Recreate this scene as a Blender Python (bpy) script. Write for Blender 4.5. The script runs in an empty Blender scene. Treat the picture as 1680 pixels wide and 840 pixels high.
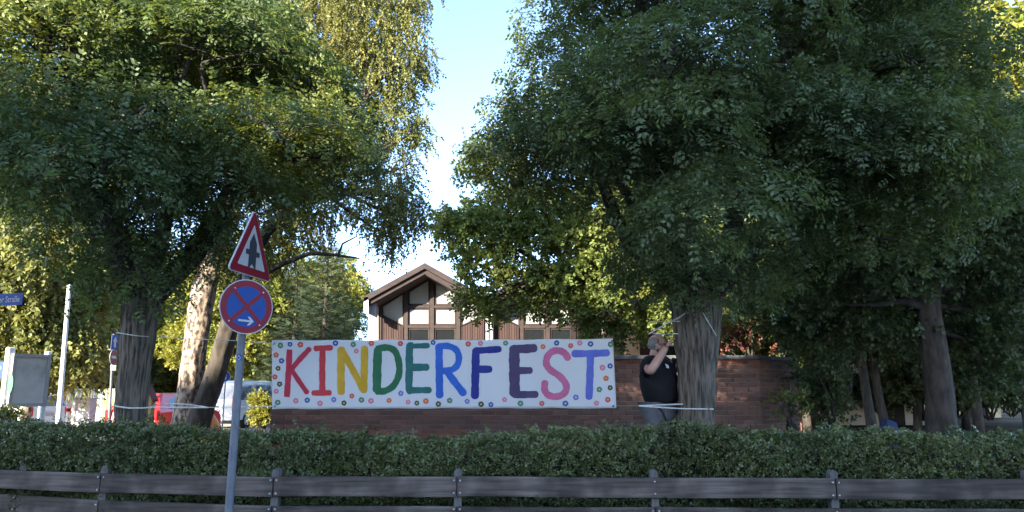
import bpy, bmesh, math, random
import numpy as np
from mathutils import Vector, Matrix

# ------------------------------------------------------------------ camera, sky, sun, exposure
SC = bpy.context.scene
COL = SC.collection
FOC = 1213.0                       # focal length in pixels of the 1680 wide photograph
PITCH = math.atan(220.0 / FOC)
EYE = Vector((0, 0, 1.55))
cam_data = bpy.data.cameras.new("camera")
cam_data.sensor_width = 36.0
cam_data.lens = 36.0 * FOC / 1680.0
cam_data.clip_end = 3000
cam = bpy.data.objects.new("camera", cam_data)
COL.objects.link(cam)
cam.location = EYE
cam.rotation_euler = (math.pi / 2 + PITCH, 0, 0)
SC.camera = cam

SUN_ELEV, SUN_BACK = 17.0, 34.0     # degrees; the sun stands behind the camera, to its left
world = bpy.data.worlds.new("World")
SC.world = world
world.use_nodes = True
wn = world.node_tree
sky = wn.nodes.new("ShaderNodeTexSky")
sky.sky_type = 'NISHITA'
sky.sun_disc = False
sky.sun_elevation = math.radians(SUN_ELEV)
sky.sun_rotation = math.radians(180 + SUN_BACK)
sky.altitude = 200
sky.air_density = 0.6
sky.dust_density = 0.5
sky.ozone_density = 1.5
wn.links.new(sky.outputs[0], wn.nodes["Background"].inputs[0])
wn.nodes["Background"].inputs[1].default_value = 0.15

sun_data = bpy.data.lights.new("sun", 'SUN')
sun_data.energy = 4.1
sun_data.angle = math.radians(0.5)
sun_data.color = (1.0, 0.9, 0.72)
sun = bpy.data.objects.new("sun", sun_data)
COL.objects.link(sun)
a_, e_ = math.radians(SUN_BACK), math.radians(SUN_ELEV)
to_sun = Vector((-math.sin(a_) * math.cos(e_), -math.cos(a_) * math.cos(e_), math.sin(e_)))
sun.rotation_euler = to_sun.to_track_quat('Z', 'Y').to_euler()

vs = SC.view_settings
vs.view_transform = 'Standard'
vs.look = 'None'
vs.gamma = 1.0
vs.exposure = 2.6
SC.cycles.max_bounces = 9
SC.cycles.diffuse_bounces = 5
SC.cycles.glossy_bounces = 2
SC.cycles.transmission_bounces = 6
SC.cycles.use_adaptive_sampling = True


def P(px, py, y):
    """world point at depth y that the photograph shows at pixel px, py"""
    c, s = math.cos(PITCH), math.sin(PITCH)
    dx, dz = px - 840.0, 420.0 - py
    d = Vector((dx, FOC * c - dz * s, FOC * s + dz * c))
    return EYE + d * (y / d.y)


def to_pixel(p):
    c, s = math.cos(PITCH), math.sin(PITCH)
    d = Vector(p) - EYE
    z = d.y * c + d.z * s
    return 840 + FOC * d.x / z, 420 - FOC * (-d.y * s + d.z * c) / z


def ground_z(x, y):
    def sm(a, b, t):
        t = min(1, max(0, (t - a) / (b - a)))
        return t * t * (3 - 2 * t)
    return 0.4 * sm(5.6, 7.2, y) * (1 - sm(15.5, 20.0, y))


# ------------------------------------------------------------------ helpers
class MB:
    """collects shapes, builds ONE mesh object"""
    def __init__(self):
        self.v, self.f, self.m = [], [], []
        self.smooth = []

    def add(self, verts, faces, mi=0, smooth=False):
        o = len(self.v)
        self.v += [tuple(p) for p in verts]
        for f in faces:
            self.f.append(tuple(i + o for i in f))
            self.m.append(mi)
            self.smooth.append(smooth)

    def box(self, c, s, mi=0, rot=None, bevel=0.0):
        hx, hy, hz = s[0] / 2, s[1] / 2, s[2] / 2
        if bevel <= 0:
            vv = [(x, y, z) for z in (-hz, hz) for x, y in ((-hx, -hy), (hx, -hy), (hx, hy), (-hx, hy))]
            ff = [(3, 2, 1, 0), (4, 5, 6, 7), (0, 1, 5, 4), (1, 2, 6, 5), (2, 3, 7, 6), (3, 0, 4, 7)]
        else:
            bm = bmesh.new()
            bmesh.ops.create_cube(bm, size=1.0, matrix=Matrix.Diagonal((s[0], s[1], s[2], 1)))
            bmesh.ops.bevel(bm, geom=bm.edges[:], offset=bevel, segments=1, affect='EDGES')
            bm.verts.index_update()
            vv = [tuple(v.co) for v in bm.verts]
            ff = [tuple(v.index for v in f.verts) for f in bm.faces]
            bm.free()
        M = (rot.to_matrix() if hasattr(rot, 'to_matrix') else rot) if rot is not None else Matrix.Identity(3)
        self.add([tuple(M @ Vector(p) + Vector(c)) for p in vv], ff, mi)

    def tube(self, pts, rad, n=8, mi=0, caps=True, smooth=True):
        pts = [Vector(p) for p in pts]
        if not hasattr(rad, '__len__'):
            rad = [rad] * len(pts)
        rings = []
        nrm = None
        for i, p in enumerate(pts):
            t = (pts[min(i + 1, len(pts) - 1)] - pts[max(i - 1, 0)]).normalized()
            if nrm is None:
                nrm = t.orthogonal().normalized()
            else:
                nrm = (nrm - t * nrm.dot(t)).normalized()
            b = t.cross(nrm)
            rings.append([p + (nrm * math.cos(2 * math.pi * k / n) + b * math.sin(2 * math.pi * k / n)) * rad[i] for k in range(n)])
        vv = [q for r in rings for q in r]
        ff = []
        for i in range(len(pts) - 1):
            for k in range(n):
                ff.append((i * n + k, i * n + (k + 1) % n, (i + 1) * n + (k + 1) % n, (i + 1) * n + k))
        self.add(vv, ff, mi, smooth)
        if caps:
            self.add(rings[0], [tuple(range(n - 1, -1, -1))], mi)
            self.add(rings[-1], [tuple(range(n))], mi)

    def prism(self, poly, to3, depth, mi=0):
        """poly: 2-D points, to3: function (u, v, w) -> 3-D, extruded from w=0 to w=depth"""
        n = len(poly)
        vv = [to3(u, v, 0) for u, v in poly] + [to3(u, v, depth) for u, v in poly]
        ff = [tuple(range(n)), tuple(range(2 * n - 1, n - 1, -1))]
        ff += [(i, i + n, (i + 1) % n + n, (i + 1) % n) for i in range(n)]
        self.add(vv, ff, mi)

    def build(self, name, mats, parent=None):
        me = bpy.data.meshes.new(name)
        me.from_pydata(self.v, [], self.f)
        if not isinstance(mats, (list, tuple)):
            mats = [mats]
        for m in mats:
            me.materials.append(m)
        me.polygons.foreach_set("material_index", self.m)
        me.polygons.foreach_set("use_smooth", self.smooth)
        bm = bmesh.new()
        bm.from_mesh(me)
        bmesh.ops.recalc_face_normals(bm, faces=bm.faces[:])
        bm.to_mesh(me)
        bm.free()
        return link(name, me, parent)


def link(name, me, parent=None):
    o = bpy.data.objects.new(name, me)
    COL.objects.link(o)
    if parent is not None:
        o.parent = parent
        o.matrix_parent_inverse = PINV.get(parent.name, Matrix.Identity(4))
    return o


PINV = {}


def tag(o, label=None, cat=None, group=None, kind=None):
    if label: o['label'] = label
    if cat: o['category'] = cat
    if group: o['group'] = group
    if kind: o['kind'] = kind
    return o


def empty(name, loc, label, cat, group=None):
    """an Empty at the thing's base; parts keep world coordinates"""
    o = bpy.data.objects.new(name, None)
    COL.objects.link(o)
    o.location = loc
    o.empty_display_size = 0.1
    PINV[o.name] = Matrix.Translation(-Vector(loc))
    return tag(o, label, cat, group)


def local_empty(name, label, cat, group=None):
    """an Empty at the origin whose parts are built round the origin"""
    o = bpy.data.objects.new(name, None)
    COL.objects.link(o)
    o.empty_display_size = 0.1
    return tag(o, label, cat, group)


def place(o, loc, rz=0.0, sc=1.0):
    o.location = loc
    o.rotation_euler = (0, 0, rz)
    o.scale = (sc, sc, sc)


def kids(o):
    return [c for c in bpy.data.objects if c.parent == o]


def copy_tree(o, parent=None):
    c = o.copy()
    COL.objects.link(c)
    if parent is not None:
        c.parent = parent
    for ch in kids(o):
        copy_tree(ch, c)
    return c


def struct(o):
    o['kind'] = 'structure'
    return o


# ------------------------------------------------------------------ materials
def mat(name, col, rough=0.7, col2=None, scale=5.0, stretch=(1, 1, 1), bump=0.0, spec=0.4, metal=0.0, detail=5.0,
        contrast=(0.35, 0.65), per_object=0.0, per_island=0.0, translucent=0.0, coat=0.0, col3=None, scale3=0.6, contrast3=(0.45, 0.62), bscale=None):
    m = bpy.data.materials.new(name)
    m.use_nodes = True
    nt = m.node_tree
    N, L = nt.nodes, nt.links
    b = N["Principled BSDF"]
    b.inputs["Roughness"].default_value = rough
    b.inputs["Metallic"].default_value = metal
    b.inputs["Specular IOR Level"].default_value = spec
    if coat: b.inputs["Coat Weight"].default_value = coat
    b.inputs["Base Color"].default_value = (*col, 1)
    out = None
    geo = N.new("ShaderNodeNewGeometry")
    tc = N.new("ShaderNodeTexCoord")
    mp = N.new("ShaderNodeMapping")
    mp.inputs["Scale"].default_value = stretch
    L.new(tc.outputs["Object"], mp.inputs[0])
    nz = N.new("ShaderNodeTexNoise")
    nz.inputs["Scale"].default_value = scale
    nz.inputs["Detail"].default_value = detail
    L.new(mp.outputs[0], nz.inputs["Vector"])
    if col2 is not None:
        rp = N.new("ShaderNodeValToRGB")
        rp.color_ramp.elements[0].position, rp.color_ramp.elements[1].position = contrast
        rp.color_ramp.elements[0].color = (*col, 1)
        rp.color_ramp.elements[1].color = (*col2, 1)
        L.new(nz.outputs["Fac"], rp.inputs[0])
        out = rp.outputs[0]
    if col3 is not None:
        n3 = N.new("ShaderNodeTexNoise")
        n3.inputs["Scale"].default_value = scale3
        n3.inputs["Detail"].default_value = 3
        L.new(tc.outputs["Object"], n3.inputs["Vector"])
        r3 = N.new("ShaderNodeMapRange")
        r3.inputs["From Min"].default_value, r3.inputs["From Max"].default_value = contrast3
        L.new(n3.outputs["Fac"], r3.inputs["Value"])
        mx = N.new("ShaderNodeMixRGB")
        L.new(r3.outputs[0], mx.inputs[0])
        if out is not None: L.new(out, mx.inputs[1])
        else: mx.inputs[1].default_value = (*col, 1)
        mx.inputs[2].default_value = (*col3, 1)
        out = mx.outputs[0]
    for amount, src in ((per_object, 'o'), (per_island, 'i')):
        if amount:
            hs = N.new("ShaderNodeHueSaturation")
            mr = N.new("ShaderNodeMapRange")
            mr.inputs["To Min"].default_value, mr.inputs["To Max"].default_value = 1 - amount, 1 + amount
            if src == 'o':
                L.new(N.new("ShaderNodeObjectInfo").outputs["Random"], mr.inputs["Value"])
            else:
                L.new(geo.outputs["Random Per Island"], mr.inputs["Value"])
                mh = N.new("ShaderNodeMapRange")
                mh.inputs["To Min"].default_value, mh.inputs["To Max"].default_value = 0.5 - amount * 0.055, 0.5 + amount * 0.04
                L.new(geo.outputs["Random Per Island"], mh.inputs["Value"])
                L.new(mh.outputs[0], hs.inputs["Hue"])
            L.new(mr.outputs[0], hs.inputs["Value"])
            if out is not None: L.new(out, hs.inputs["Color"])
            else: hs.inputs["Color"].default_value = (*col, 1)
            out = hs.outputs[0]
    if out is not None:
        L.new(out, b.inputs["Base Color"])
    if bump:
        bp = N.new("ShaderNodeBump")
        bp.inputs["Strength"].default_value = min(1, bump * 10)
        bp.inputs["Distance"].default_value = bump
        src = nz
        if bscale:
            src = N.new("ShaderNodeTexNoise")
            src.inputs["Scale"].default_value = bscale
            src.inputs["Detail"].default_value = 4
            L.new(mp.outputs[0], src.inputs["Vector"])
        L.new(src.outputs["Fac"], bp.inputs["Height"])
        L.new(bp.outputs[0], b.inputs["Normal"])
    if translucent:
        tr = N.new("ShaderNodeBsdfTranslucent")
        if out is not None:
            g = N.new("ShaderNodeMixRGB")
            g.blend_type = 'MULTIPLY'
            g.inputs[0].default_value = 1
            L.new(out, g.inputs[1])
            g.inputs[2].default_value = (1.25, 1.15, 0.55, 1)
            L.new(g.outputs[0], tr.inputs[0])
        else:
            tr.inputs[0].default_value = (*col, 1)
        ms = N.new("ShaderNodeMixShader")
        ms.inputs[0].default_value = translucent
        L.new(b.outputs[0], ms.inputs[1])
        L.new(tr.outputs[0], ms.inputs[2])
        L.new(ms.outputs[0], N["Material Output"].inputs[0])
    return m


M = {}
M['asphalt'] = mat('asphalt', (.05, .05, .052), .9, (.075, .074, .072), 3, bump=.004, bscale=180)
M['pavement'] = mat('pavement', (.22, .215, .21), .9, (.3, .29, .28), 2, bump=.003, bscale=90)
M['kerb'] = mat('kerb_stone', (.3, .3, .29), .9, (.38, .37, .36), 6)
M['gravel'] = mat('car_park_gravel', (.3, .27, .23), .95, (.4, .36, .31), 1.2, bump=.006, bscale=60)
M['soil'] = mat('lawn_soil', (.05, .042, .028), .95, (.05, .058, .024), .9, spec=.03, bump=.01, bscale=40, col3=(.16, .075, .045), scale3=.25)
M['grass'] = mat('grass_blade', (.05, .085, .025), .6, (.09, .12, .035), .8, per_island=.35, translucent=.25)
M['locust'] = mat('locust_leaf', (.085, .126, .06), .5, (.11, .15, .06), .9, per_island=.4, translucent=.44, spec=.55, col3=(.1, .13, .028), scale3=.45, contrast3=(.55, .75))
M['locust_yellow'] = mat('locust_leaf_early_autumn', (.075, .122, .06), .5, (.1, .145, .055), .9, per_island=.4, translucent=.45, spec=.5, col3=(.22, .25, .055), scale3=.5, contrast3=(.5, .7))
M['birch_leaf'] = mat('birch_leaf', (.14, .165, .06), .5, (.22, .22, .07), 1.1, per_island=.4, translucent=.36, spec=.3, col3=(.28, .24, .06), scale3=.6, contrast3=(.58, .78))
M['bright_leaf'] = mat('lime_green_leaf', (.15, .19, .04), .5, (.26, .25, .05), .7, per_island=.4, translucent=.38, spec=.3)
M['maple_leaf'] = mat('maple_leaf', (.09, .13, .035), .5, (.17, .2, .05), .8, per_island=.4, translucent=.36, spec=.3)
M['dark_leaf'] = mat('dark_green_leaf', (.055, .085, .036), .5, (.082, .115, .045), .8, per_island=.4, translucent=.36, spec=.45)
M['needle'] = mat('conifer_needle', (.035, .06, .032), .6, (.06, .085, .04), .8, per_island=.35, translucent=.1)
M['red_leaf'] = mat('autumn_red_leaf', (.16, .05, .045), .5, (.22, .1, .07), 1.4, per_island=.35, translucent=.4)
M['hedge_leaf'] = mat('hedge_leaf', (.078, .104, .038), .45, (.112, .136, .048), 1.3, per_island=.5, translucent=.16, spec=.5, col3=(.07, .07, .03), scale3=1.1, contrast3=(.58, .75))
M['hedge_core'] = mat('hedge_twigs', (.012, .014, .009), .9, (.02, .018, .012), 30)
M['locust_bark'] = mat('furrowed_bark', (.15, .125, .1), .95, (.038, .032, .027), 38, (1, 1, .1), bump=.03, contrast=(.4, .62), detail=3)
M['dark_bark'] = mat('dark_bark', (.075, .06, .048), .95, (.03, .026, .022), 14, (1, 1, .3), bump=.02)
M['limb'] = mat('limb_bark', (.05, .042, .034), .95, (.024, .02, .018), 14, (1, 1, .4), bump=.01)
M['birch_bark'] = mat('birch_bark', (.33, .26, .2), .85, (.06, .042, .034), 17, (1, 1, .5), bump=.03, contrast=(.45, .58), detail=8)
M['wood_fence'] = mat('weathered_fence_wood', (.072, .056, .047), .8, (.033, .026, .023), 11, (.1, 1, 2.2), bump=.004, per_object=.24, contrast=(.3, .72), col3=(.108, .088, .076), scale3=2.5, bscale=None)
def knots(m):
    nt = m.node_tree
    N, L = nt.nodes, nt.links
    b = N["Principled BSDF"]
    src = b.inputs["Base Color"].links[0].from_socket
    tc = N.new("ShaderNodeTexCoord")
    mp = N.new("ShaderNodeMapping")
    mp.inputs["Scale"].default_value = (2.2, 1, 5.5)
    L.new(tc.outputs["Object"], mp.inputs[0])
    vo = N.new("ShaderNodeTexVoronoi")
    vo.inputs["Scale"].default_value = 1.3
    L.new(mp.outputs[0], vo.inputs["Vector"])
    mr = N.new("ShaderNodeMapRange")
    mr.inputs["From Min"].default_value, mr.inputs["From Max"].default_value = .05, .11
    mr.inputs["To Min"].default_value, mr.inputs["To Max"].default_value = .3, 1
    L.new(vo.outputs["Distance"], mr.inputs["Value"])
    n2 = N.new("ShaderNodeTexNoise")
    n2.inputs["Scale"].default_value = 3.5
    m2 = N.new("ShaderNodeMapping")
    m2.inputs["Scale"].default_value = (.5, 1, 9)
    L.new(tc.outputs["Object"], m2.inputs[0])
    L.new(m2.outputs[0], n2.inputs["Vector"])
    m3 = N.new("ShaderNodeMapRange")
    m3.inputs["From Min"].default_value, m3.inputs["From Max"].default_value = .35, .65
    m3.inputs["To Min"].default_value, m3.inputs["To Max"].default_value = .6, 1.35
    L.new(n2.outputs["Fac"], m3.inputs["Value"])
    ml = N.new("ShaderNodeMath"); ml.operation = 'MULTIPLY'
    L.new(mr.outputs[0], ml.inputs[0]); L.new(m3.outputs[0], ml.inputs[1])
    hs = N.new("ShaderNodeHueSaturation")
    L.new(src, hs.inputs["Color"]); L.new(ml.outputs[0], hs.inputs["Value"])
    L.new(hs.outputs[0], b.inputs["Base Color"])

knots(M['wood_fence'])
M['wood_post'] = mat('weathered_post_wood', (.14, .135, .13), .85, (.085, .08, .08), 14, (1, 1, .15), bump=.004, per_object=.1)
M['bolt'] = mat('galvanised_bolt', (.42, .42, .45), .45, metal=.6)
M['galv'] = mat('galvanised_steel', (.1, .11, .13), .6, (.13, .145, .165), 12, metal=.2, bump=.001)
M['sign_red'] = mat('sign_red', (.2, .006, .02), .45, (.17, .007, .022), 4, spec=.25)
M['sign_blue'] = mat('sign_blue', (.004, .04, .24), .45, (.006, .05, .22), 3, spec=.25)
M['sign_white'] = mat('sign_white', (.42, .42, .42), .45, (.35, .36, .36), 3)
M['sign_black'] = mat('sign_black', (.025, .03, .045), .5)
M['sign_back'] = mat('sign_aluminium', (.4, .4, .42), .5, metal=.5)
M['banner'] = mat('painted_white_sheet', (.5, .5, .505), .8, (.47, .47, .48), 1.2, bump=.002, bscale=6)
M['rope'] = mat('white_rope', (.6, .6, .58), .8, (.42, .42, .4), 60)
M['rope_green'] = mat('green_cord', (.1, .2, .12), .8)
M['brick'] = mat('red_brick', (.19, .068, .044), .9, (.13, .052, .037), 8, per_object=.28, bump=.004, bscale=60, col3=(.13, .085, .075), scale3=.9)
M['brick_mass'] = mat('red_brick_rest', (.19, .068, .044), .9, (.13, .052, .037), 8, per_island=.28, bump=.004, bscale=60, col3=(.13, .085, .075), scale3=.9)
M['mortar'] = mat('mortar', (.22, .19, .17), .95, (.15, .13, .115), 5)
M['coping'] = mat('slate_coping', (.07, .072, .08), .8, (.1, .102, .11), 3, bump=.003)
M['fascia'] = mat('shade_darkened_brown_wood', (.02, .0125, .012), .8, (.034, .022, .021), 8, (.25, 1, 1.5), bump=.003)  # brown timber; the facade's partial shade is put into this darker colour
M['siding'] = mat('shade_darkened_siding', (.042, .02, .018), .8, (.028, .015, .014), 6, (1, 1, .15), per_island=.25)  # red brown boards, colour lowered to carry partial shade
M['frame'] = mat('brown_window_frame', (.021, .013, .012), .75, (.032, .02, .018), 6)
M['blind'] = mat('window_with_white_blind', (.46, .45, .43), .12, (.36, .36, .355), 1.2, spec=.6)
M['grey_glass'] = mat('pale_grey_glass', (.33, .33, .32), .08, (.23, .235, .235), .9, spec=.8)  # pale grey pane, mottled by noise
M['dark_glass'] = mat('dark_glass', (.012, .014, .016), .06, spec=.8)
M['plaster'] = mat('cream_plaster', (.5, .47, .41), .9, (.44, .41, .36), 2, bump=.003)
M['zinc'] = mat('zinc_downpipe', (.5, .52, .55), .5, metal=.3)
M['zinc_dark'] = mat('grey_lead_box', (.2, .2, .23), .6, (.26, .26, .28), 4)
M['roof'] = mat('roof_felt', (.09, .075, .075), .9, (.13, .11, .11), 5)
M['white_paint'] = mat('white_paint', (.78, .78, .77), .4, (.7, .7, .69), 3)
M['board'] = mat('grey_board_face', (.55, .5, .46), .6, (.46, .42, .39), 4, spec=.2, col3=(.34, .3, .27), scale3=2.2, contrast3=(.55, .75))
M['board_frame'] = mat('board_frame', (.33, .31, .3), .6)
M['green_paint'] = mat('green_paint', (.02, .2, .08), .5)
M['cabinet'] = mat('grey_cabinet', (.5, .5, .52), .6, (.36, .36, .4), 7, contrast=(.5, .62))
M['car_red'] = mat('red_car_paint', (.55, .025, .02), .3, (.5, .03, .022), 2, coat=.6)
M['car_white'] = mat('white_car_paint', (.78, .78, .77), .3, (.74, .74, .73), 2, coat=.6)
M['car_glass'] = mat('car_glass', (.1, .115, .125), .06, (.3, .3, .29), 2.2, spec=.9, contrast=(.45, .7))
M['van_glass'] = mat('painted_reflection_glass', (.5, .49, .46), .12, (.2, .2, .19), 2.6, spec=.8, contrast=(.4, .68))  # bright reflections painted into the pane's base colour
M['tyre'] = mat('tyre', (.02, .02, .02), .85)
M['rim'] = mat('wheel_rim', (.45, .45, .46), .35, metal=.8)
M['tail_red'] = mat('tail_light_red', (.55, .01, .02), .2, coat=.5)
M['plastic'] = mat('dark_plastic', (.03, .03, .032), .6)
M['orange'] = mat('orange_tarpaulin', (.5, .16, .03), .5, (.36, .1, .02), 5)
M['box_wood'] = mat('pale_box_wood', (.42, .29, .12), .75, (.32, .22, .1), 7, (1, 1, .2))
M['yellow'] = mat('yellow_paint', (.65, .48, .06), .5)
M['dark_red'] = mat('dark_red_paint', (.16, .03, .025), .6)
M['skin'] = mat('skin', (.5, .3, .23), .55, (.45, .25, .19), 12)
M['hair'] = mat('grey_hair', (.2, .185, .175), .8, (.13, .12, .115), 40)
M['shirt'] = mat('black_shirt', (.009, .0095, .013), .9, (.006, .006, .009), 9)
M['trousers'] = mat('grey_trousers', (.13, .13, .15), .9, (.09, .09, .105), 12)
M['shoe'] = mat('shoe', (.04, .035, .03), .6)
M['glasses'] = mat('red_glasses_frame', (.12, .02, .02), .4)
M['print'] = mat('shirt_print', (.6, .6, .6), .8)
M['blue_tarp'] = mat('blue_tarpaulin', (.015, .035, .1), .7, (.02, .04, .12), 5)
M['render_pink'] = mat('pale_pink_render', (.68, .56, .48), .9, (.6, .5, .42), 2)
M['render_yellow'] = mat('warm_yellow_render', (.62, .48, .26), .9)
M['render_grey'] = mat('grey_render', (.4, .39, .37), .9, (.34, .33, .32), .8)
M['tile'] = mat('roof_tile', (.3, .09, .05), .85, (.22, .07, .045), 3)
M['lilac'] = mat('lilac_blind', (.3, .33, .55), .5)
M['wood_slats'] = [mat('slat_' + n, c, .8) for n, c in (('grey', (.4, .4, .42)), ('cream', (.5, .46, .36)), ('green', (.26, .34, .16)), ('brown', (.3, .2, .13)), ('yellow', (.52, .42, .14)), ('blue', (.3, .34, .42)))]

# ------------------------------------------------------------------ ground
def sheet(name, xs, ys, zf, m, skirt=None):
    mb = MB()
    vv, ff = [], []
    for y in ys:
        for x in xs:
            vv.append((x, y, zf(x, y)))
    n = len(xs)
    for j in range(len(ys) - 1):
        for i in range(n - 1):
            ff.append((j * n + i, j * n + i + 1, (j + 1) * n + i + 1, (j + 1) * n + i))
    mb.add(vv, ff, smooth=True)
    return struct(mb.build(name, m))

XS = [-1500, -300, -80] + list(range(-40, 41, 4)) + [80, 300, 1500]
YS = [-1500, -300, -60, -30, -10, 0, 3, 5] + [5.6 + .4 * i for i in range(0, 5)] + [8, 10, 12, 14, 15.5, 16.5, 17.5, 18.5, 20, 23, 26, 30, 40, 60, 100, 300, 1500]
sheet('ground', XS, YS, lambda x, y: ground_z(x, y) - .004, M['soil'])
sheet('road', [-300, -40, 0, 40, 300], [-12, -8, -4, -1.6], lambda x, y: .0, M['asphalt'])
sheet('pavement', [-300, -40, 0, 40, 300], [-1.45, 0, 2, 5.2], lambda x, y: .12, M['pavement'])
mb = MB()
for i in range(-30, 31):
    mb.box((i * 1.0, -1.525, .06), (.99, .15, .13), bevel=.012)
struct(mb.build('kerb', M['kerb']))
sheet('car_park', [-45, -20, -8, -1.5], [20.0, 24, 30, 45], lambda x, y: .004, M['gravel'])

# unseen houses added across the street behind the camera, sized to shade the foreground
def street_house(name, x0, x1, y, depth, h, m, label, nfl, ncol):
    e = empty(name, ((x0 + x1) / 2, y - depth / 2, 0), label, 'house')
    mb = MB()
    mb.box(((x0 + x1) / 2, y - depth / 2, h / 2), (x1 - x0, depth, h))
    mb.build('wall', m, e)
    mb = MB()
    mb.box(((x0 + x1) / 2, y - depth / 2, h + .15), (x1 - x0 + .5, depth + .5, .3))
    mb.build('roof', M['roof'], e)
    for f in range(nfl):
        for c in range(ncol):
            cx = x0 + (c + .5) * (x1 - x0) / ncol
            cz = 1.6 + f * (h - 1) / nfl
            w = MB()
            w.box((cx, y + .03, cz), (1.3, .1, 1.5))
            wo = w.build('window', M['white_paint'], e)
            w = MB()
            w.box((cx, y + .085, cz), (1.14, .03, 1.34))
            w.build('pane', M['dark_glass'], wo)

street_house('unseen_low_house', -48, -17.0, -18, 10, 12.5, M['plaster'], 'unseen long cream house across the street, sized to shade the foreground', 4, 12)
street_house('unseen_tall_house', -16.8, -2, -18, 10, 19.0, M['render_grey'], 'unseen tall grey house across the street, sized to shade the right side', 6, 5)

# ------------------------------------------------------------------ foliage machinery
def rows(a):
    return a / np.maximum(np.linalg.norm(a, axis=1, keepdims=True), 1e-9)


def leaf_mesh(name, pos, xdir, zdir, size, tv, tf, m, parent=None, kind='stuff'):
    """one mesh of many copies of a small leaf spray; pos, xdir, zdir (N,3), size (N,)"""
    X = rows(xdir)
    Z = zdir - X * (zdir * X).sum(1, keepdims=True)
    Z = rows(Z)
    Y = np.cross(Z, X)
    V = pos[:, None, :] + size[:, None, None] * (tv[None, :, 0:1] * X[:, None, :] + tv[None, :, 1:2] * Y[:, None, :] + tv[None, :, 2:3] * Z[:, None, :])
    n, k = len(pos), len(tv)
    F = (tf[None] + (np.arange(n) * k)[:, None, None]).reshape(-1, 4)
    me = bpy.data.meshes.new(name)
    me.vertices.add(n * k)
    me.vertices.foreach_set("co", V.astype(np.float32).ravel())
    me.loops.add(F.size)
    me.loops.foreach_set("vertex_index", F.astype(np.int32).ravel())
    me.polygons.add(len(F))
    me.polygons.foreach_set("loop_start", np.arange(0, F.size, 4, dtype=np.int32))
    me.update(calc_edges=True)
    me.materials.append(m)
    o = link(name, me, parent)
    if kind: o['kind'] = kind
    return o


def quads(leaves):
    """leaves: list of (base, direction, normal, length, width) -> template arrays"""
    tv, tf = [], []
    for b, d, nn, l, w in leaves:
        b, d, nn = Vector(b), Vector(d).normalized(), Vector(nn).normalized()
        s = d.cross(nn).normalized()
        nn = s.cross(d)
        o = len(tv)
        tv += [b, b + d * l * .48 + s * w * .5 - nn * w * .1, b + d * l - nn * l * .08, b + d * l * .48 - s * w * .5 - nn * w * .1]
        tf.append((o, o + 1, o + 2, o + 3))
    return np.array([tuple(v) for v in tv]), np.array(tf)


def locust_template(pairs=6):
    L = []
    for i in range(pairs):
        t = .16 + .78 * i / (pairs - 1)
        z = -.16 * t * t
        for s in (-1, 1):
            L.append(((t, 0, z), (.5, s * .9, -.15), (0, s * .3, 1), .4, .23))
    L.append(((.98, 0, -.16), (1, 0, -.3), (0, 0, 1), .3, .18))
    return quads(L)


def spray_template(n, seed, leaf=.4, width=.3):
    r = random.Random(seed)
    L = []
    for i in range(n):
        t = i / max(1, n - 1)
        ang = i * 2.4 + r.uniform(-.4, .4)
        L.append(((t * .7, 0, -.1 * t), (.6 + r.uniform(-.3, .3), math.cos(ang), math.sin(ang) * .6 - .2),
                  (r.uniform(-.5, .5), r.uniform(-.5, .5), 1), leaf * r.uniform(.8, 1.2), width * r.uniform(.8, 1.2)))
    return quads(L)


def strand_template(n, seed):
    """a hanging birch twig: x runs down the strand"""
    r = random.Random(seed)
    L = []
    for i in range(n):
        t = i / (n - 1)
        ang = i * 2.4 + r.uniform(-.5, .5)
        c, s = math.cos(ang), math.sin(ang)
        L.append(((t, .03 * math.sin(5 * t), 0), (.9, c * .8, s * .8), (-.6, c + r.uniform(-.7, .7), s + r.uniform(-.7, .7)), .17 * r.uniform(.8, 1.25), .12))
    return quads(L)


def needle_template(seed):
    r = random.Random(seed)
    L = []
    for i in range(9):
        t = i / 8
        s = 1 if i % 2 else -1
        L.append(((t * .8, 0, 0), (.8, s * .7, r.uniform(-.3, .1)), (r.uniform(-.3, .3), 0, 1), .34 * (1.1 - .5 * t), .085))
    return quads(L)

T_LOCUST = locust_template(3)
T_SPRAY = spray_template(9, 3, .3, .21)
T_HEDGE = spray_template(6, 8, .42, .24)
T_STRAND = strand_template(13, 5)
T_NEEDLE = needle_template(2)


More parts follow.
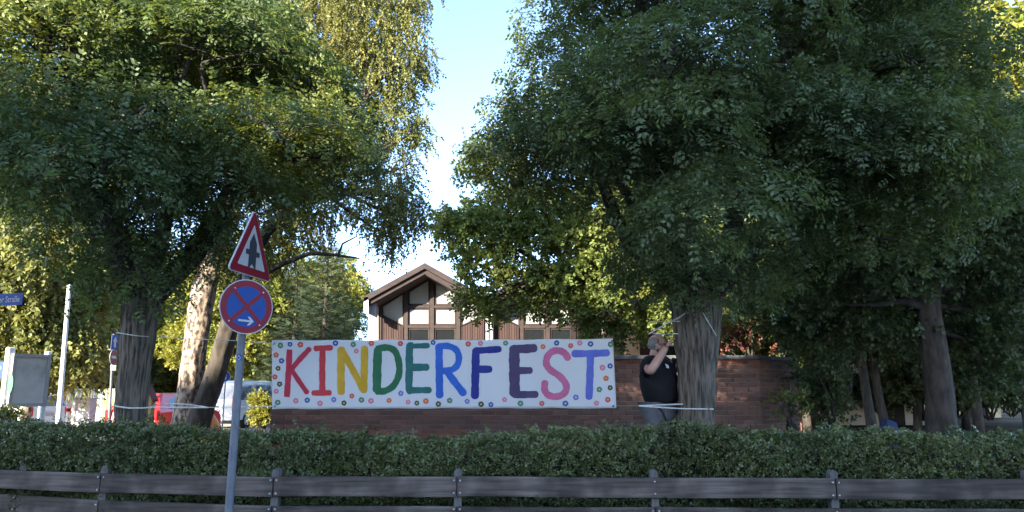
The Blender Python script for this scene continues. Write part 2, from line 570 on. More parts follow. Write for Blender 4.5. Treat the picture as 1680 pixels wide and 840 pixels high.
def pad_leaves(pads, per_volume, rng, shell=.45, style='locust'):
    """leaf positions and directions through a list of ellipsoid pads (centre, radii)"""
    PP, XX, ZZ = [], [], []
    for c, r in pads:
        c, r = np.array(c, float), np.array(r, float)
        area = (r[0] * r[1] + r[0] * r[2] + r[1] * r[2]) * 4.2
        n = max(12, int(per_volume * area))
        d = rows(rng.normal(size=(n, 3)))
        if style != 'weep':
            d[:, 2] = np.where((d[:, 2] < -.35) & (rng.random(n) < .65), -d[:, 2], d[:, 2])
        if style == 'locust':
            d[:, 2] = np.where((d[:, 2] < 0) & (rng.random(n) < .8), -d[:, 2], d[:, 2])
        rad = shell + (1.06 - shell) * rng.random(n) ** .6
        rad = rad * (1 + .22 * np.sin(d[:, 0] * 5 + c[0] * 7) * np.cos(d[:, 1] * 4 + c[1] * 5))
        p = c + d * r * rad[:, None]
        if style == 'locust':
            p[:, 2] -= .34 * r[2] * (d[:, 0] ** 2 + d[:, 1] ** 2) ** 1.5
        out = rows(d / r)
        if style == 'locust':
            x = out * [1, 1, .35] + rng.normal(size=(n, 3)) * .5 + [0, 0, -.35]
            z = out * .85 + [0, 0, .5] + rng.normal(size=(n, 3)) * .36
        elif style == 'weep':
            x = rng.normal(size=(n, 3)) * .36 + [0, 0, -.9] + out * [.25, .25, 0]
            z = rng.normal(size=(n, 3))
        else:
            x = out * [1, 1, .5] + rng.normal(size=(n, 3)) * .6 + [0, 0, -.15]
            z = out * .5 + [0, 0, .6] + rng.normal(size=(n, 3)) * .5
        PP.append(p); XX.append(x); ZZ.append(z)
    return np.concatenate(PP), np.concatenate(XX), np.concatenate(ZZ)


def crown_pads(c, r, n, rng, size=(.55, 1.0), low=-.75, flat=.6, inner=.45):
    pads = []
    while len(pads) < n:
        d = rng.normal(size=3)
        d /= np.linalg.norm(d)
        if d[2] < low: continue
        rr = inner + (1 - inner) * rng.random() ** .5
        s = rng.uniform(*size)
        pads.append((np.array(c) + d * np.array(r) * rr, (s * rng.uniform(.85, 1.2), s * rng.uniform(.85, 1.2), s * flat)))
    return pads


def noise1(x, seed):
    """smooth lattice noise of arrays (N,3) in 0..1"""
    xi = np.floor(x).astype(np.int64)
    f = x - xi
    f = f * f * (3 - 2 * f)
    def h(ix, iy, iz):
        v = (ix * 374761393 + iy * 668265263 + iz * 2147483647 + seed * 974711) & 0xffffffff
        v = ((v ^ (v >> 13)) * 1274126177) & 0xffffffff
        return ((v ^ (v >> 16)) & 0xffff) / 65535.0
    r = 0
    for a in (0, 1):
        for b in (0, 1):
            for c in (0, 1):
                w = (f[:, 0] if a else 1 - f[:, 0]) * (f[:, 1] if b else 1 - f[:, 1]) * (f[:, 2] if c else 1 - f[:, 2])
                r = r + w * h(xi[:, 0] + a, xi[:, 1] + b, xi[:, 2] + c)
    return r


def smooth_path(pts, n):
    """Catmull-Rom through (x, y, z, radius) points"""
    A = [np.array(p, float) for p in pts]
    A = [2 * A[0] - A[1]] + A + [2 * A[-1] - A[-2]]
    out = []
    m = len(A) - 3
    for k in range(n):
        t = k / (n - 1) * m
        i = min(int(t), m - 1)
        u = t - i
        p0, p1, p2, p3 = A[i:i + 4]
        out.append(.5 * ((2 * p1) + (-p0 + p2) * u + (2 * p0 - 5 * p1 + 4 * p2 - p3) * u * u + (-p0 + 3 * p1 - 3 * p2 + p3) * u ** 3))
    return np.array(out)


def bark_trunk(name, path, m, parent, seed=1, depth=.045, around=84, along=130, ridges=12.0, zfreq=2.0):
    """a trunk with real furrows: noise in angle and height pushes the surface in and out"""
    pp = smooth_path(path, along)
    th = np.linspace(0, 2 * np.pi, around, endpoint=False)
    vv = []
    for j, (x, y, z, r) in enumerate(pp):
        q = np.stack([np.cos(th) * ridges / 2.2 + .6 * math.sin(z * 2.1 + seed), np.sin(th) * ridges / 2.2, np.full(around, z * zfreq)], 1)
        q2 = np.stack([np.cos(th) * ridges, np.sin(th) * ridges, np.full(around, z * zfreq * 2.2)], 1)
        n = 1 - np.abs(noise1(q, seed) * 2 - 1) * 1.0
        n2 = 1 - np.abs(noise1(q2, seed + 7) * 2 - 1)
        q3 = np.stack([np.cos(th) * 1.3, np.sin(th) * 1.3, np.full(around, z * 1.2)], 1)
        n3 = noise1(q3, seed + 3) - .5
        rr = r * (1 + .22 * n3) - depth * (n * .75 + n2 * .55 - .6)
        vv.append(np.stack([x + np.cos(th) * rr, y + np.sin(th) * rr, np.full(around, z)], 1))
    vv = np.concatenate(vv)
    ff = [(j * around + k, j * around + (k + 1) % around, (j + 1) * around + (k + 1) % around, (j + 1) * around + k) for j in range(along - 1) for k in range(around)]
    mb = MB()
    mb.add(vv, ff, smooth=True)
    return mb.build(name, m, parent)


def limbs_mesh(name, starts, pads, rng, m, parent, r0=.075, twigs=4):
    """a limb to every pad from the nearest point of starts, with twigs inside the pad"""
    mb = MB()
    for c, r in pads:
        c = np.array(c)
        st = min(starts, key=lambda s: np.linalg.norm((np.array(s[:3]) - c) * [1, 1, .6]) + rng.random() * .5)
        s = np.array(st[:3])
        L = np.linalg.norm(c - s)
        mid1 = s + (c - s) * .33 + rng.normal(size=3) * L * .06 + [0, 0, L * .1]
        mid2 = s + (c - s) * .68 + rng.normal(size=3) * L * .06 + [0, 0, L * .1]
        rr = min(r0, .018 * L + .02)
        pth = smooth_path([(*s, rr), (*mid1, rr * .72), (*mid2, rr * .5), (*c, rr * .26)], 8)
        mb.tube(pth[:, :3], list(pth[:, 3]), 6, caps=False)
        for _ in range(twigs):
            d = rng.normal(size=3); d /= np.linalg.norm(d); d[2] = abs(d[2]) * .6
            e = c + d * np.array(r) * .85
            k = int(rng.integers(4, 8))
            a = pth[k, :3]
            mb.tube([a, (a + e) / 2 + rng.normal(size=3) * .04 * L / 2 + [0, 0, .04], e], [rr * .24, rr * .16, rr * .07], 4, caps=False)
    return mb.build(name, m, parent)

# ------------------------------------------------------------------ the house with two gables behind the brick wall
YH, YF = 26.0, 24.8      # facade depth, depth of the roof edge boards


def house():
    e = empty('gabled_house', (P(800, 560, YH).x, YH, 0), 'brown timber house with two gables and white blinds behind the brick wall', 'house')
    def poly(name, pts, m, y=YH, d=.06, parent=e):
        mb = MB()
        q = [P(px, py, y) for px, py in pts]
        mb.prism([(p.x, p.z) for p in q], lambda u, v, w: (u, y + w, v), d)
        return mb.build(name, m, parent)
    # back body of the house behind the facade
    c = [P(604, 500, YH), P(704, 440, YH), P(800, 500, YH), P(897, 440, YH), P(1000, 500, YH)]
    mb = MB()
    x0, x1 = c[0].x, c[4].x
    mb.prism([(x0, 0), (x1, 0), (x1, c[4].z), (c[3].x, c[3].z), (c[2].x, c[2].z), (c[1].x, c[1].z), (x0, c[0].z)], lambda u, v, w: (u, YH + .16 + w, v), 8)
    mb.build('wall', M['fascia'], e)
    # roof slabs over each slope, from the fascia backwards
    A = [P(597, 486, YF), P(697, 431, YF), P(797, 487, YF), P(897, 431, YF), P(999, 487, YF)]
    mb = MB()
    for i in range(4):
        a, b = A[i], A[i + 1]
        th = .10
        mb.prism([(a.x, a.z), (b.x, b.z), (b.x, b.z - th), (a.x, a.z - th)], lambda u, v, w: (u, YF + .05 + w, v), 10)
    mb.build('roof', M['roof'], e)
    # two stepped edge boards per slope, soffit boards beneath
    for i in range(4):
        a, b = A[i], A[i + 1]
        lo = i % 2 == 0
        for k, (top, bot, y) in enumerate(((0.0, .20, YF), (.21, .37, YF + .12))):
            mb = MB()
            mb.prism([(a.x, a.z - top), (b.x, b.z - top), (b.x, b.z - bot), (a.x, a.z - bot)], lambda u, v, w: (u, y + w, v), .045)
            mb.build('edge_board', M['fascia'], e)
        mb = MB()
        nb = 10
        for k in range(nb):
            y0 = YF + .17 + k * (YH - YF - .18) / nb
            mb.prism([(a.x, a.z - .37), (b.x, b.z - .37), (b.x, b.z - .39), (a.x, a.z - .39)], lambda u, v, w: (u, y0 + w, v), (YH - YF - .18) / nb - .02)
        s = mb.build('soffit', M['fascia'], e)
    poly('gutter_box', [(597, 488), (604, 487), (604, 515), (597, 513)], M['zinc'], YF, .3)
    poly('gutter_box', [(604.5, 487), (617, 481), (617, 521), (604.5, 515)], M['zinc_dark'], YF + .35, .3)
    poly('end_wall', [(604, 500), (620.5, 498), (620.5, 640), (604, 640)], M['plaster'], YH - .1, .26)

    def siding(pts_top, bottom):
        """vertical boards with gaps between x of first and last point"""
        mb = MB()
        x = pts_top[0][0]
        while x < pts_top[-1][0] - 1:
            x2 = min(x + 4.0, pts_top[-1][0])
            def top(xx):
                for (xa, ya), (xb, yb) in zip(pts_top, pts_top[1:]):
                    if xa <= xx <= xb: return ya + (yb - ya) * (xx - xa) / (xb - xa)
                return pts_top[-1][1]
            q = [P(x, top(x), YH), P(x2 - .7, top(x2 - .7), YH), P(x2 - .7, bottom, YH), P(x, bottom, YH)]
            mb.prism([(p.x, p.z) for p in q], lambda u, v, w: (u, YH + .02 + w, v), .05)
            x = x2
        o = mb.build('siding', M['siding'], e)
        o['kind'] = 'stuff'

    def window(pts, glass):
        mb = MB()
        q = [P(px, py, YH) for px, py in pts]
        cx, cz = sum(p.x for p in q) / len(q), sum(p.z for p in q) / len(q)
        out = [(cx + (p.x - cx) * 1.0, cz + (p.z - cz) * 1.0) for p in q]
        inn = [(u - (.05 if u > cx else -.05), v - (.05 if v > cz else -.05)) for u, v in out]
        n = len(q)
        for i in range(n):
            j = (i + 1) % n
            mb.prism([out[i], out[j], inn[j], inn[i]], lambda u, v, w: (u, YH + .02 + w, v), .07)
        f = mb.build('window', M['frame'], e)
        mb = MB()
        mb.prism(inn, lambda u, v, w: (u, YH + .06 + w, v), .02)
        mb.build('pane', glass, f)

    for o, full in ((0, True), (190, False)):
        S = lambda pts: [(x + o, y) for x, y in pts]
        poly('post', S([(620.6, 500), (625.5, 497), (625.5, 640), (620.6, 640)]), M['frame'], YH - .04, .12)
        window(S([(626, 501), (662.5, 481), (662.5, 535), (626, 519)]), M['grey_glass'])
        siding(S([(626, 520.5), (662.5, 536.5)]), 640)
        poly('post', S([(663, 478), (669, 474), (669, 640), (663, 640)]), M['frame'], YH - .04, .12)
        window(S([(669.5, 477), (705, 458), (705, 500.5), (669.5, 500.5)]), M['grey_glass'])
        poly('rail', S([(669.3, 501), (704.7, 501), (704.7, 505), (669.3, 505)]), M['frame'], YH - .03, .1)
        window(S([(669.5, 505.6), (704.7, 505.6), (704.7, 533), (669.5, 533)]), M['blind'])
        poly('rail', S([(669.3, 533.6), (704.7, 533.6), (704.7, 538), (669.3, 538)]), M['frame'], YH - .03, .1)
        window(S([(669.5, 538.5), (704.7, 538.5), (704.7, 590), (669.5, 590)]), M['dark_glass'])
        poly('post', S([(705.3, 454), (712, 454), (712, 640), (705.3, 640)]), M['frame'], YH - .04, .12)
        window(S([(712.5, 458), (747.5, 477), (747.5, 500.5), (712.5, 500.5)]), M['grey_glass'])
        poly('rail', S([(712.3, 501), (747.7, 501), (747.7, 505), (712.3, 505)]), M['frame'], YH - .03, .1)
        window(S([(712.5, 505.6), (747.7, 505.6), (747.7, 533), (712.5, 533)]), M['blind'])
        poly('rail', S([(712.3, 533.6), (747.7, 533.6), (747.7, 538), (712.3, 538)]), M['frame'], YH - .03, .1)
        window(S([(712.5, 538.5), (747.7, 538.5), (747.7, 590), (712.5, 590)]), M['dark_glass'])
        poly('post', S([(748.2, 474), (755, 478), (755, 640), (748.2, 640)]), M['frame'], YH - .04, .12)
        window(S([(755.5, 481), (795, 501), (795, 519), (755.5, 535)]), M['grey_glass'])
        siding(S([(755.5, 536.5), (795, 520.5)]), 640)
    for x in (799.5, 806.5):
        mb = MB()
        mb.tube([P(x, 500, YH - .25), P(x, 640, YH - .25)], .055, 8)
        mb.build('downpipe', M['zinc'], e)
    poly('white_column', [(988, 520), (1003, 520), (1003, 640), (988, 640)], M['plaster'], YH - .2, .3)
    # lower brick wing to the right
    w = empty('brick_wing', (P(1130, 560, YH).x, 24, 0), 'low red brick wing at right end of the gabled house', 'building')
    a, b = P(1004, 470, 23.5), P(1300, 470, 23.5)
    mb = MB()
    mb.box(((a.x + b.x) / 2, 25.5, a.z / 2 - .4), (b.x - a.x, 4, a.z - .8))
    mb.build('wall', M['brick'], w)
    mb = MB()
    mb.box(((a.x + b.x) / 2, 25.3, a.z - .65), (b.x - a.x + .4, 4.8, .3))
    mb.build('roof', M['roof'], w)
    q0, q1 = P(1027, 560, 22.9), P(1049, 560, 22.9)
    mb = MB()
    mb.box(((q0.x + q1.x) / 2, 23.1, 1.7), (q1.x - q0.x, .4, 3.4))
    mb.build('pier', mat('painted_sunlit_brick', (.5, .3, .15), .9, (.4, .22, .11), 5), w)  # sunlight on the brick pier is put into this orange colour
    for k in range(3):
        cx = P(1095 + 65 * k, 560, 23.4).x
        mb = MB(); mb.box((cx, 23.45, 2.6), (.9, .12, 1.3)); f = mb.build('window', M['white_paint'], w)
        mb = MB(); mb.box((cx, 23.385, 2.6), (.76, .04, 1.16)); mb.build('pane', M['dark_glass'], f)

house()

# ------------------------------------------------------------------ brick wall
def brick_wall():
    YW = 13.0
    c = P(1245, 583, YW)                       # front corner, top of the coping
    left = P(449, 583, YW).x
    end = P(1306, 587, 14.05)
    top = c.z
    e = empty('brick_wall', ((left + c.x) / 2, YW, .3), 'long red brick wall with slate coping behind the banner and the man', 'wall')
    dx, dy = end.x - c.x, end.y - c.y
    L2 = math.hypot(dx, dy)
    tx, ty = dx / L2, dy / L2
    ang = math.atan2(ty, tx)
    face_top = top - .075
    # coping stones
    n = 9
    for i in range(n):
        x0, x1 = left + (c.x - left) * i / n, left + (c.x - left) * (i + 1) / n
        mb = MB(); mb.box(((x0 + x1) / 2 + (.0), YW + .14, top - .037), (x1 - x0 - .008, .36, .074), bevel=.008)
        mb.build('coping_stone', M['coping'], e)
    mb = MB()
    mb.box((c.x + tx * (L2 / 2 + .02) - ty * .14, c.y + ty * (L2 / 2 + .02) + tx * .14, top - .038), (L2 + .06, .36, .072), rot=Matrix.Rotation(ang, 3, 'Z'), bevel=.008)
    mb.build('coping_stone', M['coping'], e)
    # mortar core, recessed
    mb = MB()
    base = .1
    h = face_top - base
    mb.box(((left + c.x) / 2, YW + .12 + .006, base + h / 2), (c.x - left - .03, .22, h))
    mb.box((c.x + tx * L2 / 2 - ty * .12, c.y + ty * L2 / 2 + tx * .12 + .006, base + h / 2), (L2 - .03, .22, h - .004), rot=Matrix.Rotation(ang, 3, 'Z'))
    mb.build('mortar_core', M['mortar'], e)
    # bricks in running bond
    rng = random.Random(4)
    variants = {}
    def brick_me(l):
        k = (round(l, 3), rng.randint(0, 2))
        if k not in variants:
            b = MB(); b.box((0, 0, 0), (l, .1, .066), bevel=.004)
            o = b.build('brick', M['brick'])
            variants[k] = o.data
            bpy.data.objects.remove(o)
        return variants[k]
    mass = MB()
    count = 0
    rows_n = int(h / .0785)
    ch = h / rows_n
    CAMZ = EYE.z
    def visible(px, py):
        if py > 702: return False
        if 1003 < px < 1060 or 1168 < px < 1320: return True
        return py > 664 and px > 440
    def to_px(p):
        c_, s_ = math.cos(PITCH), math.sin(PITCH)
        d = p - EYE
        z = d.y * c_ + d.z * s_
        return 840 + FOC * d.x / z, 420 - FOC * (-d.y * s_ + d.z * c_) / z
    for r in range(rows_n):
        z = base + (r + .5) * ch
        for seg in (0, 1):
            x = 0.0
            total = (c.x - left) if seg == 0 else L2
            first = True
            while x < total - .02:
                l = .24
                if first and r % 2: l = .115
                first = False
                l = min(l, total - x - .008)
                if l < .03: break
                u = x + l / 2
                jit = rng.uniform(-.003, .004)
                if seg == 0:
                    ctr = Vector((left + u, YW + .05 - jit, z)); rz = 0
                else:
                    ctr = Vector((c.x + tx * u - ty * (.05 - jit), c.y + ty * u + tx * (.05 - jit), z)); rz = ang
                px, py = to_px(ctr)
                if visible(px, py) and count < 300 and (seg == 0 or l > .1):
                    o = link('brick', brick_me(l), e)
                    o.location = ctr
                    o.rotation_euler = (rng.uniform(-.006, .006), rng.uniform(-.006, .006), rz)
                    count += 1
                else:
                    mass.box(ctr, (l, .1, .066), rot=Matrix.Rotation(rz, 3, 'Z'))
                x += l + .01
    o = mass.build('brick_mass', M['brick_mass'], e)
    o['kind'] = 'stuff'

brick_wall()

# ------------------------------------------------------------------ trees: the two big black locusts in front
def table(tab):
    xs, ys = zip(*tab)
    return lambda v: float(np.interp(v, xs, ys))


def fit_pad(q, side, lim, low):
    """move a pad so that the crown keeps the outline of the tree: side limit by height, lower limit by x"""
    c, r = np.array(q[0], float), q[1]
    for _ in range(4):
        px, py = to_pixel(c)
        k = c[1] / FOC
        if side > 0:
            over = px + r[0] / k * 1.1 - lim(py)
            if over > 0: c[0] -= over * k
        else:
            over = lim(py) - (px - r[0] / k * 1.15)
            if over > 0: c[0] += over * k
        px, py = to_pixel(c)
        over = py + r[2] / k * 1.1 + .1 / k - low(px)
        if over > 0: c[2] += over * k
    return (c, r)


def locust_tree(base, path, crowns, extra, label, seed, m, density, trunk_seed, holes, side, lim, low):
    rng = np.random.default_rng(seed)
    e = empty('locust_tree', base, label, 'tree', 'black locust trees holding the banner')
    bark_trunk('trunk', path, M['locust_bark'], e, trunk_seed)
    pads = []
    for c, r, n, size in crowns:
        pads += crown_pads(c, r, n, rng, size, flat=.46, inner=.6)
    pads = [q for q in pads if not any(((a - hx) / rx) ** 2 + ((b_ - hy) / ry) ** 2 < 1 for a, b_ in [to_pixel(q[0])] for hx, hy, rx, ry in holes)]
    pads += extra
    pads = [fit_pad(q, side, lim, low) for q in pads]
    t = path[-1]
    t2 = path[-2]
    starts = [t, t2]
    # main limbs rising out of the fork
    mb = MB()
    for k in range(7):
        a = 2 * math.pi * k / 7 + rng.uniform(-.3, .3)
        L = rng.uniform(1.1, 1.9)
        s = np.array(t[:3]) + np.array([math.cos(a), math.sin(a), 0]) * t[3] * .45 - [0, 0, .15]
        d = np.array([math.cos(a) * .55, math.sin(a) * .55, .85])
        m1 = s + d * L * .5 + rng.normal(size=3) * .06
        e1 = s + d * L + rng.normal(size=3) * .1 + [0, 0, .1]
        pth = smooth_path([(*s, t[3] * .42), (*m1, t[3] * .3), (*e1, t[3] * .2)], 9)
        mb.tube(pth[:, :3], list(pth[:, 3]), 9, caps=False)
        starts += [tuple(pth[5]), tuple(pth[8])]
    mb.build('main_limb', M['limb'], e)
    limbs_mesh('branches', starts, pads, rng, M['limb'], e, twigs=5)
    p, x, z = pad_leaves(pads, density, rng, .72)
    leaf_mesh('foliage', p, x, z, rng.uniform(.075, .14, len(p)), *T_LOCUST, m, e)
    return e

def pad(px, py, y, rx, rz, ry=None):
    c = P(px, py, y)
    return (np.array(c), (rx, ry or rx, rz))

# left locust
b = P(215, 700, 7.75)
w = lambda px, py, y, r: (*P(px, py, y), r)
left_path = [(*(P(212, 720, 7.75) - Vector((0, 0, .75))), .185), w(213, 715, 7.75, .162), w(216, 660, 7.75, .15), w(223, 590, 7.75, .168), w(227, 540, 7.75, .185), w(231, 505, 7.75, .21), w(236, 470, 7.75, .225)]
lc = P(250, 215, 7.9)
left_extra = [pad(75, 250, 6.2, .75, .4), pad(160, 290, 5.9, .6, .35), pad(470, 230, 6.6, .85, .4), pad(560, 270, 7.2, .6, .35), pad(380, 320, 6.9, .6, .35), pad(150, 430, 7.2, .5, .45),
              pad(300, 400, 7.5, .7, .5), pad(90, 400, 7.8, .6, .45), pad(220, 440, 7.4, .55, .4), pad(245, 480, 7.0, .3, .22), pad(180, 500, 7.6, .38, .22), pad(330, 460, 7.9, .35, .22),
              pad(30, 320, 7.0, .7, .45), pad(590, 210, 7.9, .45, .35), pad(560, 140, 7.6, .45, .3), pad(150, 350, 8.2, .7, .5), pad(400, 390, 8.2, .45, .35), pad(250, 350, 8.4, .8, .6)]
LT = locust_tree((b.x, 7.75, .35), left_path, [(lc, (2.3, 2.1, 1.9), 38, (.65, 1.1)), (P(60, 120, 8.6), (1.9, 1.6, 1.7), 18, (.55, .9))], left_extra,
                 'big locust tree at the left, its top sunlit yellow, behind the traffic signs', 11, M['locust_yellow'], 155, 3, ((330, 330, 50, 35), (215, 175, 45, 25)),
                 1, table([(-300, 380), (-100, 430), (0, 455), (70, 530), (140, 590), (200, 635), (300, 635), (330, 610), (500, 330)]),
                 table([(-200, 300), (0, 340), (80, 400), (150, 500), (190, 545), (265, 545), (290, 510), (370, 445), (420, 350), (640, 325)]))

# right locust
right_path = [(*(P(1142, 715, 7.85) - Vector((0, 0, .75))), .235), w(1142, 708, 7.85, .205), w(1143, 660, 7.85, .192), w(1144, 600, 7.85, .205), w(1143, 550, 7.85, .235), w(1142, 510, 7.85, .255), w(1142, 470, 7.85, .27)]
rc = P(1160, 150, 7.9)
right_extra = [pad(1150, 350, 5.8, .55, .35), pad(1200, 330, 5.9, .6, .35), pad(1130, 400, 5.9, .38, .24), pad(820, 290, 7.0, .5, .4), pad(870, 240, 6.6, .7, .4), pad(800, 310, 7.3, .4, .25), pad(960, 285, 6.6, .5, .28),
               pad(900, 120, 7.2, .7, .45), pad(880, 60, 7.8, .6, .45), pad(770, 260, 7.6, .28, .25), pad(775, 175, 7.6, .2, .1), pad(1350, 200, 6.2, .8, .4), pad(1450, 220, 6.4, .8, .4), pad(1400, 270, 6.3, .8, .4),
               pad(1530, 240, 6.8, .7, .4), pad(1560, 310, 7.2, .6, .4), pad(1500, 330, 7.0, .7, .4), pad(1530, 215, 7.4, .55, .38), pad(1500, 400, 7.2, .5, .35), pad(1330, 330, 7.0, .6, .4), pad(1070, 370, 7.2, .45, .35),
               pad(1100, 440, 7.4, .55, .35), pad(1180, 460, 7.4, .55, .35), pad(1085, 460, 7.8, .45, .35), pad(1230, 480, 7.8, .5, .35), pad(1290, 430, 7.6, .6, .4), pad(1075, 420, 8.2, .5, .4), pad(1130, 490, 7.3, .3, .16),
               pad(1000, 200, 6.2, .8, .45), pad(1100, 120, 6.0, .9, .5), pad(1090, 230, 5.9, .8, .4), pad(1250, 60, 6.0, .8, .4)]
RT = locust_tree((P(1142, 700, 7.85).x, 7.85, .38), right_path, [(rc, (2.3, 2.1, 2.0), 42, (.65, 1.1)), (P(1390, 190, 8.3), (1.4, 1.6, 1.7), 22, (.55, .95))], right_extra,
                 'big dark locust tree at the right with furrowed trunk beside the man', 23, M['locust'], 155, 9,
                 ((1195, 95, 75, 75), (1120, 330, 60, 60), (1270, 250, 60, 30), (1370, 360, 70, 45), (1060, 60, 40, 50), (960, 210, 40, 30), (890, 430, 125, 90)),
                 -1, table([(-300, 1000), (-100, 930), (0, 872), (60, 825), (130, 803), (210, 762), (300, 735), (350, 760), (450, 1000)]),
                 table([(740, 335), (860, 350), (985, 352), (1010, 450), (1050, 530), (1235, 535), (1300, 495), (1420, 470), (1600, 480), (1680, 420)]))

# the birch with two leaning stems behind the left locust
def birch():
    rng = np.random.default_rng(5)
    y = 12.5
    e = empty('birch_tree', (P(305, 690, y).x, y, .4), 'old birch with two leaning white barked stems behind the left locust', 'tree')
    p1 = [w(301, 760, y, .28), w(304, 700, y, .235), w(312, 640, y, .225), w(322, 560, y, .21), w(334, 480, y + .1, .22), w(360, 380, y + .2, .19), w(400, 250, y + .3, .16), w(450, 120, y + .3, .12), w(490, 0, y + .3, .08)]
    bark_trunk('trunk', p1, M['birch_bark'], e, 21, .045, 44, 110, 5.0, 1.2)
    p2 = [w(318, 720, y - .1, .2), w(330, 680, y - .15, .2), w(352, 620, y - .25, .19), w(372, 550, y - .35, .16), w(392, 480, y - .4, .14), w(425, 400, y - .5, .11), w(480, 330, y - .6, .08)]
    bark_trunk('second_stem', p2, M['dark_bark'], e, 31, .04, 32, 70, 4.0, 1.2)
    pads = []
    for px, py, yy, rx, rz in ((500, 40, 12, 1.2, .9), (600, 30, 12.2, .9, .8), (640, 90, 12, .6, .8), (560, 120, 12.6, .9, .9), (670, 130, 12.3, .35, .55), (700, 100, 12.2, .22, .4), (650, 200, 12.4, .55, .55), (690, 210, 12.3, .2, .35),
                               (600, 210, 12.4, .6, .6), (620, 330, 12, .55, .6), (660, 350, 11.9, .35, .5), (690, 340, 12, .2, .3), (640, 390, 12, .3, .4), (650, 320, 12.1, .4, .45), (670, 270, 12.2, .25, .35), (530, 325, 12.4, .5, .45), (500, 370, 12.5, .6, .4),
                               (440, 340, 12.8, .8, .6), (470, 240, 13, .9, .9), (400, 200, 13, 1.0, 1.0), (380, 60, 13, 1.2, 1.0), (520, -60, 12.3, 1.3, .9), (640, -30, 12.4, .8, .7), (680, 20, 12.3, .3, .5), (440, 420, 12.6, .5, .35), (390, 430, 13.0, .6, .4)):
        pads.append((np.array(P(px, py, yy)), (rx, rx, rz)))
    st = [p1[5], p1[6], p1[7], p1[8], p2[5], p2[6]]
    limbs_mesh('branches', st, pads, rng, M['dark_bark'], e, .06, 6)
    p, x, z = pad_leaves(pads, 80, rng, .35, 'weep')
    leaf_mesh('foliage', p, x, z, rng.uniform(.16, .36, len(p)), *T_STRAND, M['birch_leaf'], e)
    mb = MB()
    bp = [P(430, 450, 12.2), P(470, 430, 12), P(510, 415, 11.9), P(555, 419, 11.8), P(590, 424, 11.8)]
    mb.tube(bp, [.05, .045, .035, .025, .012], 6)
    bp = [P(555, 419, 11.8), P(562, 400, 11.8), P(585, 388, 11.8)]
    mb.tube(bp, [.02, .018, .01], 5)
    mb.build('bare_branch', M['dark_bark'], e)

birch()

# ------------------------------------------------------------------ background trees (built round the origin, copied)
def round_tree(name, label, group, h, crown, n, leaf_m, template, size, density, style, seed, bark='dark_bark', trunk_r=.18, pad_size=(.8, 1.4)):
    rng = np.random.default_rng(seed)
    e = local_empty(name, label, 'tree', group)
    c, r = crown
    path = [(0, 0, -.3, trunk_r * 1.25), (0, 0, .4, trunk_r), (.05 * h * rng.normal() * .3, .02 * h, c[2] * .5, trunk_r * .8), (c[0] * .8, c[1] * .8, c[2], trunk_r * .5)]
    bark_trunk('trunk', path, M[bark], e, seed, .02, 20, 24, 4, 1.2)
    pads = crown_pads(c, r, n, rng, pad_size, -.95, .65, .3)
    pp = smooth_path(path, 8)
    limbs_mesh('limbs', [tuple(q) for q in pp[3:]], pads, rng, M['limb'], e, .07, 2)
    p, x, z = pad_leaves(pads, density, rng, .6, style)
    p[:, 2] = np.maximum(p[:, 2], .15)
    leaf_mesh('foliage', p, x, z, rng.uniform(size[0], size[1], len(p)), *template, M[leaf_m], e)
    return e

def put(o, px, y, z=None, rz=0.0, sc=1.0, label=None, first=False):
    c = o if first else copy_tree(o)
    x = P(px, 640, y).x
    place(c, (x, y, ground_z(x, y) if z is None else z), rz, sc)
    if label: c['label'] = label
    return c

G_BG = 'trees standing behind the lawn'
bright = round_tree('lime_tree', 'bright yellow green tree right behind the white van', G_BG, 8, ((0, 0, 4.6), (2.9, 2.9, 3.3)), 46, 'bright_leaf', T_SPRAY, (.3, .5), 17, 'x', 41)
put(bright, 395, 38, 0, 0, 1.15, first=True)
put(bright, 262, 42, 0, 2.1, 1.1, 'bright yellow green tree between left locust and the birch stems')
put(bright, 130, 48, 0, 1.1, 1.5, 'tall sunlit tree far behind the slatted fence')
put(bright, 505, 47, 0, 4.0, 1.25, 'yellow green tree left of the conifer, beyond the white vans')
weep = round_tree('weeping_birch', 'weeping birch with pale yellow strands behind the notice board', G_BG, 9, ((0, 0, 5.2), (2.2, 2.2, 3.2)), 40, 'birch_leaf', T_STRAND, (.6, 1.1), 16, 'weep', 43, 'birch_bark', .14)
put(weep, 45, 22, None, 0, 1.0, first=True)
put(weep, -130, 31, None, 2.0, 1.1, 'weeping birch cut by the left edge of the photo')
put(weep, 150, 41, None, 4.2, 1.15, 'weeping birch between the slim white pole and the left locust')
dark = round_tree('dark_shrub_tree', 'dark bushy tree behind the slatted fence', G_BG, 5, ((0, 0, 2.2), (2.4, 2.2, 2.1)), 30, 'dark_leaf', T_SPRAY, (.25, .4), 22, 'x', 47, pad_size=(.7, 1.1))
put(dark, 130, 39, 0, 0, 1.3, first=True)
put(dark, 30, 42, 0, 1.0, 1.4, 'dark bushy tree behind the notice board')
put(dark, 235, 43, 0, 2.4, 1.3, 'dark bushy tree behind the red car')
put(dark, 330, 46, 0, 3.3, 1.35, 'dark bushy tree behind the birch stems')
put(dark, 455, 44, 0, 4.4, 1.3, 'dark bushy tree behind the farther white van')
put(dark, 540, 46, 0, 5.2, 1.25, 'dark bushy tree hidden low behind the banner beside the house')

